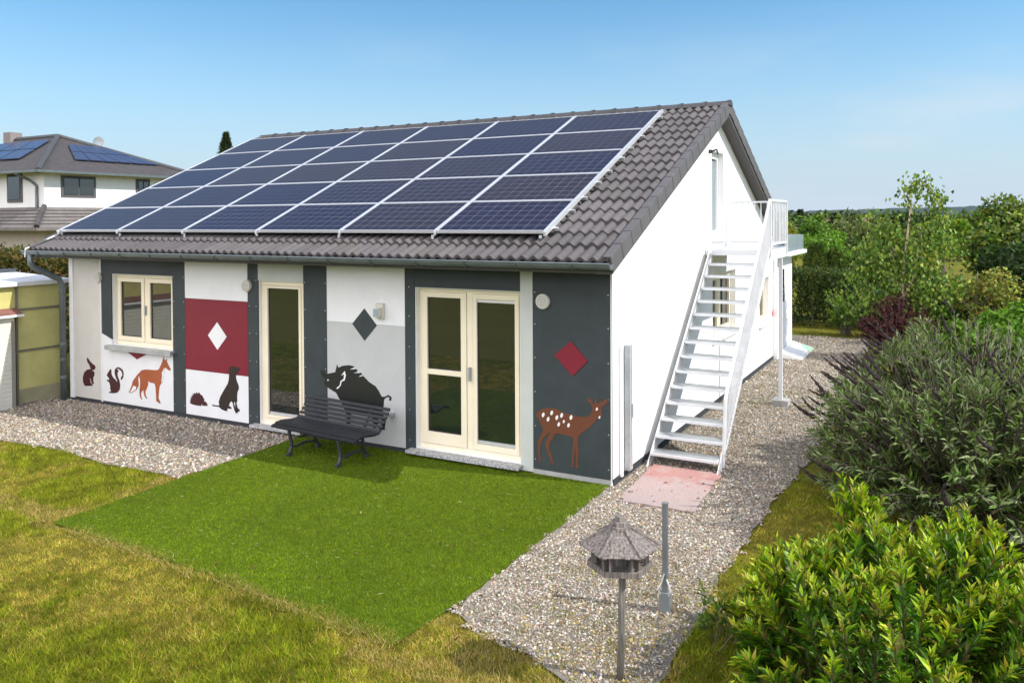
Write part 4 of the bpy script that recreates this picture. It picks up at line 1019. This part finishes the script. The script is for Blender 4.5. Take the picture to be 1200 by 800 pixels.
# bright green shrub in the foreground
BC=np.array([3.35,-3.35]); tips=[]
for k in range(350):
    a=rng.uniform(0,2*np.pi); r_=math.sqrt(rng.random()); px,py=1.14*r_*math.cos(a)+.06,1.25*r_*math.sin(a)
    hz=1.08*(1-.42*r_**4)*(.48+.92*vnoise(np.array([[px+9,py+4]]),3.1)[0])
    hz*=1 if rng.random()<.62 else rng.uniform(.45,.95)
    tips.append((px*1.05,py*1.05,max(.15,hz)))
for (x,y,z) in ((2.93,-2.50,1.24),(2.90,-2.46,1.16),(2.98,-2.55,1.15),(3.50,-2.62,1.05),(3.62,-2.7,1.12),(2.45,-3.05,.90),(2.40,-3.15,.82),(2.62,-2.95,.93),(4.0,-3.0,.95),(2.40,-3.28,.88),(2.46,-3.45,.80),(2.44,-3.7,.70),(3.15,-2.9,1.12),(3.45,-3.3,1.16),(3.75,-3.6,1.05),(3.1,-3.7,1.0),(2.8,-3.3,1.02)): 
    for q in range(4): tips.append((x-BC[0]+rng.normal(0,.05),y-BC[1]+rng.normal(0,.05),z*rng.uniform(.9,1)))
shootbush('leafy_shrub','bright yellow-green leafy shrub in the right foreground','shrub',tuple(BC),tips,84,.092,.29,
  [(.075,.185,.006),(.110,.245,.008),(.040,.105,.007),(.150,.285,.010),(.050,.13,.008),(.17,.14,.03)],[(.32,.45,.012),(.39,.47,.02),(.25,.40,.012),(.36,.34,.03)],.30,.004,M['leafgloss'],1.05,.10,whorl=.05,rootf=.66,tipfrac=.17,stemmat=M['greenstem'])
shootbush('shrub_sprout','small green sprout at the lawn edge beside the foreground shrub','shrub',(2.12,-2.95),[(rng.normal(0,.13),rng.normal(0,.13),rng.uniform(.2,.36)) for k in range(14)],22,.075,.32,[(.06,.13,.015),(.09,.17,.02)],[(.15,.23,.03)],.2,.003,M['leafgloss'])
# butterfly bush
BB=np.array([3.85,1.55]); tips=[]; spk=[]
for k in range(1150):
    a=rng.uniform(0,2*np.pi); r_=math.sqrt(rng.random()); 
    px,py=1.85*r_*math.cos(a),3.3*r_*math.sin(a)
    hz=1.66*(1-.55*r_**3.4)*(.68+.56*vnoise(np.array([[px+3,py+11]]),2.1)[0])*(1 if rng.random()<.6 else rng.uniform(.35,.95))
    tips.append((px,py,max(.15,hz)))
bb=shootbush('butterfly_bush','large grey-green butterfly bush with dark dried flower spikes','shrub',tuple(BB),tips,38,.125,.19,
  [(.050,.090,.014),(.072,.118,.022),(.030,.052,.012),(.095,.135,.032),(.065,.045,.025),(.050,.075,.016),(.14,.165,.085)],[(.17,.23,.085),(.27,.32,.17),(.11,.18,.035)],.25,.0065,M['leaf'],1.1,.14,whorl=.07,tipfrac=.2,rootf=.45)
spm=[]
for v_ in range(4):
    m=MB(); ln=rng.uniform(.20,.32); n=9; pts=[];rs=[]
    for i in range(n):
        f_=i/(n-1); pts.append((.03*math.sin(f_*3+v_),.02*f_*f_*v_,ln*f_)); rs.append((.019*(1-f_)**.7+.004)*(1+.35*((i%2)*2-1)))
    m.tube(pts,rs,6)
    for i in range(40):
        f_=rng.random(); a=rng.uniform(0,6.28); z=ln*f_; r_=.016*(1-f_)+.004; p=np.array([.03*math.sin(f_*3+v_),.02*f_*f_*v_,z])
        q=p+np.array([math.cos(a)*r_*1.5,math.sin(a)*r_*1.5,.008]); m.bar(tuple(p),tuple(q),.006,.006)
    o=m.build('flower_spike',M['spike'],bb); spm.append(o)
left=[t for t in tips if (t[0]<-.85 and t[1]<2.2)]; rest=[t for t in tips if t[2]>.6]
ch=[left[i] for i in rng.choice(len(left),42,replace=False)]+[rest[i] for i in rng.choice(len(rest),56,replace=False)]
for i,tp in enumerate(ch):
    o=spm[i] if i<4 else spm[i%4].copy()
    if i>=4: COL.objects.link(o); o.parent=bb
    o.location=tp; out=Vector((tp[0]*.75-.2+rng.normal(0,.35),tp[1]*.30-.1+rng.normal(0,.35),rng.uniform(.35,1.1))).normalized()
    o.rotation_euler=out.to_track_quat('Z','Y').to_euler(); s_=rng.uniform(.8,1.25); o.scale=(s_,s_,s_)
# purple barberry
tips=[]
for k in range(420):
    v=unit(1)[0]; v[2]=abs(v[2]); r_=rng.uniform(.8,1.05); tips.append((v[0]*.85*r_,v[1]*.85*r_,.55+v[2]*.95*r_))
shootbush('barberry_shrub','rounded dark purple barberry shrub beyond the butterfly bush','shrub',(2.5,11.0),tips,34,.065,.6,[(.075,.018,.026),(.10,.026,.034),(.05,.014,.020)],[(.15,.04,.05),(.12,.05,.05)],.4,.006,M['leaf'],1.0,.15)

# garden edge on the right, from the house backwards
boxleaves('clipped_hedge','long dark green clipped hedge behind the gravel path','hedge',-3.2,2.9,16.2,17.6,1.55,24000,.10,[(0.038,0.072,0.015),(0.061,0.096,0.018),(0.088,0.104,0.020),(0.028,0.054,0.013)])
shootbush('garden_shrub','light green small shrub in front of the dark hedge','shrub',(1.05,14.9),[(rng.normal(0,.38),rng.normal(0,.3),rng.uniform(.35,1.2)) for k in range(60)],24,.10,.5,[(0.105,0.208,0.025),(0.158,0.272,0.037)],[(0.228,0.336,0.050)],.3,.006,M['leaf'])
for i,(x,y,h,r_) in enumerate(((-.25,18.4,2.35,.50),(.25,18.9,2.15,.45),(.95,18.6,1.9,.42))):
    n=2600; t=empty('thuja',(x,y,0),0,['tallest column thuja nearest the house above the hedge','middle column thuja above the hedge','lowest column thuja above the hedge'][i],'thuja','column thujas behind the hedge')
    zz=rng.random(n)**.9; a=rng.uniform(0,6.28,n); rr_=r_*np.clip(1.15*(1-zz)**.45,.05,1)*rng.uniform(.72,1.08,n); P=np.stack([rr_*np.cos(a),rr_*np.sin(a),.1+zz*(h-.1)],1)
    leaves('crown',P,np.stack([np.cos(a)*.5,np.sin(a)*.5,np.ones(n)],1)+unit(n)*.5,np.stack([np.cos(a),np.sin(a),np.full(n,.3)],1)+unit(n)*.4,rng.uniform(.08,.16,n),rng.uniform(.04,.08,n),pal(n,[(0.049,0.088,0.018),(0.088,0.128,0.022),(0.131,0.160,0.025),(0.035,0.064,0.015)]),M['leaf'],t)
    MB().tube([(0,0,0),(0,0,h*.85)],[.06,.015],6).build('trunk',M['bark'],t)
tree('dark_yew','dense dark yew bush left of the tall sparse tree','bush',(1.75,14.6),1.55,.55,2600,.08,[(0.025,0.051,0.013),(0.038,0.067,0.015)],.75,10,.04,spread=.55)
# tall sparse garden tree
tt=empty('young_tree',(2.62,11.2,0),0,'tall sparse young tree with bare forked trunks and hanging leaves','tree')
m=MB(); 
br=[([(0,0,0),(.02,0,.9),(-.02,.02,1.8),(.06,.03,2.6),(.16,.05,3.55)],.055,.022),([(.05,.1,0),(-.10,.1,.6),(-.16,.1,1.25),(-.12,.12,1.9),(-.30,.1,2.6)],.04,.014),
    ([(.0,0,1.35),(.22,.02,1.9),(.38,.05,2.6),(.34,.0,3.0)],.035,.012),([(.16,.05,3.5),(.0,.05,3.75),(.35,.05,4.05),(.62,.0,3.72),(.75,.0,3.3)],.014,.006),
    ([(-.02,0,2.2),(-.35,.0,2.75),(-.62,.0,3.25)],.02,.006),([(.02,0,1.6),(-.45,-.1,2.05),(-.85,-.1,2.3)],.02,.006),([(.06,.02,2.4),(.5,.1,2.9),(.85,.0,3.15)],.018,.006),([(.0,0,1.0),(.5,0,1.5),(.9,0,1.75)],.02,.007),([(.0,0,.9),(-.4,-.2,1.2),(-.7,-.2,1.0)],.018,.006)]
AP=[];AD=[]
for pts,r0,r1 in br:
    k=len(pts); m.tube(pts,[r0+(r1-r0)*i/(k-1) for i in range(k)],7)
    pts=np.array(pts); nl=int(80+np.linalg.norm(np.diff(pts,axis=0),axis=1).sum()*120)
    u=rng.uniform(.25,k-1.0,nl); i=np.minimum(u.astype(int),k-2); f_=(u-i)[:,None]; p=pts[i]*(1-f_)+pts[i+1]*f_
    kk=(p[:,2]>.9)|(rng.random(nl)<.25)
    if r0>.03: kk&=rng.random(nl)<.45
    p=p[kk]; cl=rng.normal(0,.13,(len(p),3)); AP.append(p+cl)
ctr=np.array([[-.5,0,2.2],[.3,0,2.3],[-.55,0,1.5],[.25,-.1,.95],[-.3,0,2.9],[.5,0,1.9],[-.75,.1,2.5],[.35,0,1.5],[-.95,0,1.9],[-.85,-.1,1.3],[.85,0,2.6],[.9,0,1.7],[-.2,0,1.9],[.62,0,3.55],[.25,0,3.95],[-.55,0,3.2],[.75,0,3.1]])
for c_ in ctr: AP.append(c_+rng.normal(0,.19 if c_[2]<3 else .12,(210 if c_[2]<3 else 60,3)))
AP=np.concatenate(AP); n=len(AP)
leaves('crown',AP,unit(n)*.6+np.array([0,0,-.8]),unit(n)+np.array([.3,-.2,.5]),rng.uniform(.07,.125,n),rng.uniform(.05,.09,n),pal(n,[(0.088,0.168,0.020),(0.131,0.224,0.025),(0.193,0.288,0.037),(0.263,0.320,0.050),(0.061,0.120,0.018)]),M['leafgloss'],tt)
m.build('trunk',m_wood('pale_bark',(0.245,0.184,0.119),(0.595,0.480,0.325)),tt,smooth=True)
# leaning bare-branched small tree
t=tree('pruned_tree','small pruned tree with bare forked branches and yellow-green leaves','tree',(4.0,11.9),2.35,.9,1500,.095,[(0.123,0.176,0.025),(0.210,0.240,0.037),(0.280,0.272,0.050),(0.175,0.128,0.037)],1.5,9,.05,lean=(.05,0),spread=.42)
G1=[(.090,.180,.018),(.135,.24,.024),(.06,.125,.014)]; G2=[(.11,.145,.035),(.155,.19,.05),(.075,.105,.028)]; G3=[(.22,.24,.025),(.29,.27,.035),(.16,.20,.02)]; G4=[(.028,.055,.013),(.042,.078,.016),(.018,.038,.010)]
GB=[(.11,.23,.02),(.16,.29,.03),(.07,.16,.014)]
TR=[('garden_bush','dense mid green bush right of the bare trunks','bush',(3.55,13.6),1.9,1.0,3000,.12,G1+G4[:1],.95,9),
('garden_bush','bright green large-leaved bush at the right frame edge','bush',(4.85,9.2),1.85,.85,2200,.15,GB,1.0,9),
('garden_bush','dark green bush between the pruned tree and the right edge','bush',(4.6,12.9),1.7,.9,2800,.12,G4,.85,8),
('garden_bush','yellowish bush behind the tall sparse tree','bush',(2.6,20.5),2.6,1.1,2600,.14,G3,1.35,9),
('garden_bush','low light green bush beside the purple barberry','bush',(3.55,10.2),1.15,.75,2000,.10,GB,.55,7),
('fruit_tree','round apple tree with bright crown beyond the thujas','tree',(-1.6,31.4),3.0,1.45,3600,.18,GB,1.95,10),
('fruit_tree','grey-green round tree right of the bright apple tree','tree',(-.5,39.5),3.1,1.5,2800,.22,G2,1.85,9),
('fruit_tree','yellow-green tree directly behind the flat canopy','tree',(-3.9,35.5),3.1,1.5,3000,.2,G3,1.75,9),
('fruit_tree','leafy tree filling the gap behind the sparse young tree','tree',(1.35,22.5),3.0,1.35,3800,.16,G1,1.8,9),
('willow_tree','broad tree mass with feathery top at the right','tree',(5.6,31.0),4.15,2.6,5600,.22,G1+G2+G3[:1],2.4,13),
('willow_tree','tall feathery tree at the far right edge','tree',(8.2,31.0),4.6,2.6,5400,.22,G2+G1[:2],2.5,12),
('fruit_tree','dull green tree between the sparse tree and the broad mass','tree',(3.3,27.0),3.4,1.4,3600,.18,G1[:2]+G3[:1],2.1,9),
('fruit_tree','shady dark tree low behind the right bushes','tree',(5.5,18.5),2.6,1.4,3600,.16,G4,1.5,9),
('fruit_tree','pale tree far behind the hedge','tree',(-3.2,60.),3.3,2.2,2400,.3,G2,1.9,9),
('fruit_tree','mid green tree in the orchard row','tree',(-6.4,62.),3.6,2.2,2400,.3,G1,1.9,9),
('fruit_tree','dark tree in the orchard row','tree',(.9,58.),3.5,2.2,2400,.3,G4,1.8,9),
('fruit_tree','green tree behind the tall sparse tree, far','tree',(5.0,60.),3.9,2.6,2400,.32,G1,2.,10)]
for a in TR: tree(*a[:10],nc=a[10],trunk_r=.05+a[4]*.012,spread=.36)
# far conifers and the spruce behind the ridge
def conifer(label,x,y,h,r_,n,L,cols,z0=.6):
    t=empty('spruce',(x,y,0),0,label,'spruce'); zz=rng.random(n)**1.5; nlay=int(h/(.45 if h<6 else .32))
    zz=(np.floor(zz*nlay)+rng.random(n)*.55)/nlay
    a=rng.uniform(0,6.28,n); k=rng.random(n)**.5; rr_=r_*(1-zz)*k*(.82+.3*np.sin(a*5+np.floor(zz*nlay)*2.1)); P=np.stack([rr_*np.cos(a),rr_*np.sin(a),z0+zz*(h-z0)-.22*rr_],1)*(1+rng.normal(0,.012,(n,3)))
    leaves('crown',P,np.stack([np.cos(a),np.sin(a),np.full(n,-.15)],1)+unit(n)*.5,unit(n)*.6+np.array([0,0,1]),rng.uniform(.7,1.3,n)*L,np.full(n,L*.5),pal(n,cols),M['leaf'],t)
    MB().tube([(0,0,0),(0,0,h*.97)],[h*.02,.02],6).build('trunk',M['bark'],t)
CC=[(.02,.034,.014),(.03,.046,.016),(.045,.055,.02)]
conifer('spruce tip peeking above the left roof edge',-43.54,33.74,9.75,3.4,14000,.22,[(.045,.065,.02),(.06,.08,.024),(.03,.048,.018)])
conifer('dark spruce far behind the canopy, left of the pair',-11.15,85.3,4.3,1.5,1200,.35,CC); conifer('dark spruce far behind the canopy, right of the pair',-8.4,92,3.9,1.4,1200,.35,CC)
# far houses
def farhouse(label,x,y,w_,d_,h,rz_,wallc,roofc,rot=0):
    t=empty('far_house',(x,y,0),rot,label,'house')
    MB().box(-w_/2,w_/2,-d_/2,d_/2,0,h).build('wall',wallc,t)
    MB().prism([(-w_/2-.4,h+.01),(w_/2+.4,h+.01),(0,rz_)],-d_/2-.3,d_/2+.3).build('roof',roofc,t)
    m=MB()
    for q in (-.25,.25): m.box(q*w_-.5,q*w_+.5,-d_/2-.03,-d_/2+.02,1,2.2)
    m.build('window',M['glass'],t)
M['wallfar']=paint('far_wall',(.6,.57,.52),.8); M['rooffar']=paint('far_roof',(.24,.13,.09),.8)
farhouse('small far house with brown roof left between trees',-15.3,128,8,10,1.5,3.3,M['wallfar'],M['rooffar'],.3)
farhouse('small far house with brown roof in the middle distance',-8.5,112,7,9,1.2,2.7,M['wallfar'],M['rooffar'],-.3)
farhouse('small far house with orange roof right behind the trees',-5.8,118,8,9,1.4,3.2,M['wallfar'],M['rooffar'],.6)
# distant wooded belts of trees (one mass each)
def belt(name,label,y,x0,x1,h,n,L,cols):
    P=np.stack([rng.uniform(x0,x1,n),y+rng.uniform(-6,6,n),np.zeros(n)],1); P[:,2]=rng.random(n)*h*(.45+.75*fbm(P[:,:2],.12))
    o=leaves(name,P,unit(n),unit(n)+np.array([0,0,.5]),rng.uniform(.6,1.3,n)*L,np.full(n,L*.7),pal(n,cols),M['leaf']); tag(o,label,'trees',kind='stuff')
belt('tree_belt','continuous belt of trees beyond the orchard',75,-22,34,3.6,9000,.6,G1+G2+G4)
belt('tree_belt','far hazy belt of trees below the wooded hill',170,-70,70,4.4,9000,1.1,G2+G4)
# wooded hill on the horizon
def hill(name,y,h,x0,x1,seed,mat,jag):
    nx,ny=420,8; xs=np.linspace(x0,x1,nx); V=[]
    for j in range(ny):
        f_=j/(ny-1); yy=y+f_*700; prof=np.sin(min(1,f_*1.6)*math.pi/2)
        hh=h*prof*(.72+.28*np.sin(xs*.0021+seed)+.10*np.sin(xs*.0067+seed*2))+ (rng.random(nx)*jag if j>0 else 0)
        V.append(np.stack([xs,np.full(nx,yy)+rng.normal(0,8,nx),hh],1))
    V=np.concatenate(V); i,j=np.meshgrid(np.arange(nx-1),np.arange(ny-1)); b=(j*nx+i).ravel()
    return npmesh(name,V,np.stack([b,b+1,b+nx+1,b+nx],1),mat,kind='structure',smooth=False)
hill('hills',1500,22,-2600,1800,.6,M['forest'],5.5)

# hedge behind the carport, neighbour's house
boxleaves('garden_hedge','autumn-tinted hedge behind the carport roof','hedge',-20,-14.9,3.2,4.6,2.28,16000,.14,[(.10,.085,.02),(.07,.08,.018),(.14,.09,.025),(.05,.06,.015)])
nb=empty('neighbour_house',(-41,19.2,0),0,'two-storey white neighbour house with dark hipped roof and pent roof','house')
def NB(mb,name,mat,par=None,**k):
    o=mb.build(name,mat,par or nb,**k); 
    for v in o.data.vertices: v.co-=Vector((-41,19.2,0))
    return o
M['nwall']=paint('neighbour_plaster',(.72,.71,.70),.85,.03); M['nbase']=paint('neighbour_base',(.42,.37,.32),.85,.05); M['nroof']=paint('neighbour_tiles',(.055,.048,.049),.8,.2,.4,6)
M['npent']=paint('neighbour_pent',(.15,.13,.122),.8,.15,.4,6)
NB(MB().box(-50,-35.7,15.15,24,3.0,5.85),'wall',M['nwall'])
NB(MB().box(-50,-35.72,15.17,23.98,0,2.999),'lower_wall',M['nbase'])
A=[(-35.1,14.5,5.72),(-35.1,24.6,5.72),(-50.6,24.6,5.72),(-50.6,14.5,5.72)]; a1=(-41.05,19.3,8.05); a2=(-45.,19.3,8.05)
rf=NB(MB().add(A+[a1,a2],[(0,1,4),(1,2,5,4),(2,3,5),(3,0,4,5),(3,2,1,0)]),'roof',M['nroof'])
m=MB(); m.tube([A[0],a1],.16,6); m.tube([A[1],a1],.16,6); m.tube([a1,a2],.16,6); NB(m,'hip_caps',M['ridge'],rf)
m=MB(); m.bar((-35.05,14.4,5.68),(-35.05,24.7,5.68),.14,.12); m.bar((-35.05,14.4,5.68),(-50.6,14.4,5.68),.14,.12); NB(m,'gutter',M['zinc'],rf)
NB(MB().box(-45.75,-45.05,18.95,19.65,7.4,8.5),'chimney',paint('chimney',(.22,.19,.18),.8),rf)
# pent roof round the storey
P0=[(-34.7,14.15,2.95),(-34.7,19.6,2.95),(-35.7,19.2,3.95),(-35.7,15.15,3.95)]; P1=[(-34.7,14.15,2.95),(-35.7,15.15,3.95),(-50,15.15,3.95),(-50,14.15,2.95)]
pt=NB(MB().add(P0,[(0,1,2,3)]).add([(x,y,z-.15) for x,y,z in P0],[(3,2,1,0)]).add(P1,[(0,1,2,3)]).add([(x,y,z-.15) for x,y,z in P1],[(3,2,1,0)]).add([P0[0],P0[1],(-34.7,19.6,2.8),(-34.7,14.15,2.8)],[(0,1,2,3)]).add([P0[0],P1[3],(-50,14.15,2.8),(-34.7,14.15,2.8)],[(0,1,2,3)]).add([P0[1],P0[2],(-35.7,19.2,3.8),(-34.7,19.6,2.8)],[(0,1,2,3)]),'pent_roof',M['npent'])
m=MB()
for k in range(1,6):
    f_=k/6; z=2.95+f_+.012
    m.bar((-34.7-f_,14.15+f_,z),(-34.7-f_,19.6-.4*f_,z),.05,.03); m.bar((-34.7-f_,14.15+f_,z),(-50,14.15+f_,z),.05,.03)
m.tube([(-34.7,14.15,3.0),(-35.7,15.15,4.0)],.13,6); NB(m,'pent_roof_battens',M['nroof'],pt)
def nwin(x0,x1,y0,y1,z0,z1):
    m=MB()
    if x1-x0<.2:
        f_=NB(MB().box(x0,x1,y0-.14,y1+.14,z0-.14,z1+.14),'window',M['soffit']); m.box(x1,x1+.03,y0,(y0+y1)/2-.04,z0,z1); m.box(x1,x1+.03,(y0+y1)/2+.04,y1,z0,z1)
    else:
        f_=NB(MB().box(x0-.14,x1+.14,y0,y1,z0-.14,z1+.14),'window',M['soffit']); m.box(x0,x1,y0-.03,y0,z0,z1)
    NB(m,'pane',M['glass'],f_)
nwin(-35.71,-35.66,16.15,17.75,4.6,5.4); nwin(-35.71,-35.66,20.4,21.0,4.85,5.4); nwin(-38.6,-37.6,15.10,15.16,4.35,5.5)
NB(MB().tube([(-37.0,14.4,5.66),(-36.6,14.95,5.3),(-36.2,15.08,5.0),(-36.2,15.08,3.9)],.07,8),'downpipe',M['zinc'])
# neighbour's solar panels (small in the photo)
def onroof(p,q,r_,s_,name,label,nu,nv,off=.12):
    p,q,r_,s_=map(Vector,(p,q,r_,s_)); nn=(q-p).cross(s_-p).normalized(); nn=nn if nn.z>0 else -nn
    first=None
    for i in range(nu):
        for j in range(nv):
            def B_(u,v): return p.lerp(q,u).lerp(s_.lerp(r_,u),v)+nn*off
            e=.04
            c4=[B_((i+e)/nu,(j+e)/nv),B_((i+1-e)/nu,(j+e)/nv),B_((i+1-e)/nu,(j+1-e)/nv),B_((i+e)/nu,(j+1-e)/nv)]
            cen=sum(c4,Vector())/4
            o=MB().add([c-cen for c in c4]+[c-cen-nn*.05 for c in c4],[(0,1,2,3),(7,6,5,4),(0,4,5,1),(1,5,6,2),(2,6,7,3),(3,7,4,0)]).build('solar_panel',M['ncell'],None)
            o.location=cen; tag(o,label,'solar panel','solar panels on the neighbour roof')
M['ncell']=paint('far_cells',(.045,.055,.10),.25,.05,0)
def lerp(a,b,t): return tuple(a[i]+(b[i]-a[i])*t for i in range(3))
E0,E1=lerp(A[0],a1,.28),lerp(A[1],a1,.28); E2,E3=lerp(A[1],a1,.72),lerp(A[0],a1,.72)
onroof(lerp(E0,E1,.22),lerp(E0,E1,.95),lerp(E3,E2,.98),lerp(E3,E2,.30),'x','small dark solar panel on the hip end of the neighbour roof facing right',6,2)
F0,F1=lerp(A[0],A[3],.25),lerp(A[0],A[3],.85); 
onroof(lerp(F0,(F0[0],19.3,8.05),.3),lerp(F1,(F1[0],19.3,8.05),.3),lerp(F1,(F1[0],19.3,8.05),.85),lerp((F0[0]-1.5,F0[1],F0[2]),(F0[0]-1.5,19.3,8.05),.85),'x','small dark solar panel on the front slope of the neighbour roof below the chimney',5,2)
# satellite dish
sd=empty('satellite_dish',(-40.2,21.2,7.05),0,'round grey satellite dish above the neighbour roof','satellite dish')
m=MB(); n=16; vs=[(0,0,0)]
for rr_ in (.18,.36):
    for k in range(n): vs.append((rr_*.35*rr_,rr_*math.cos(6.283*k/n),rr_*math.sin(6.283*k/n)))
fs=[(0,1+k,1+(k+1)%n) for k in range(n)]+[(1+k,1+n+k,1+n+(k+1)%n,1+(k+1)%n) for k in range(n)]
m.add([(x+.0,y,z+.75) for x,y,z in vs],fs); m.add([(x-.02,y,z+.75) for x,y,z in vs],[f_[::-1] for f_ in fs]); m.build('dish',M['galv'],sd,smooth=True)
MB().tube([(-.03,0,-.6),(-.03,0,.75)],.03,8).tube([(0,0,.3),(.45,0,.7)],.015,6).build('mast',M['galv'],sd)

# thin summer air round the whole scene
hz_=MB().box(-3200,3200,-700,4400,-2,60).build('haze',None); hz_['kind']='stuff'
hm=bpy.data.materials.new('air'); hm.use_nodes=True; hn=hm.node_tree; hn.nodes.remove(hn.nodes['Principled BSDF'])
pv=hn.nodes.new('ShaderNodeVolumePrincipled'); pv.inputs['Color'].default_value=(.78,.86,1,1); pv.inputs['Density'].default_value=.00005; pv.inputs['Anisotropy'].default_value=.2
hn.links.new(pv.outputs[0],hn.nodes['Material Output'].inputs['Volume']); hz_.data.materials.clear(); hz_.data.materials.append(hm)
# garden behind the photographer (seen in the panes)
boxleaves('boundary_hedge','tall hedge closing the garden behind the viewpoint','hedge',-30,6,-27,-25.5,2.6,7000,.22,G4+G1[:1])
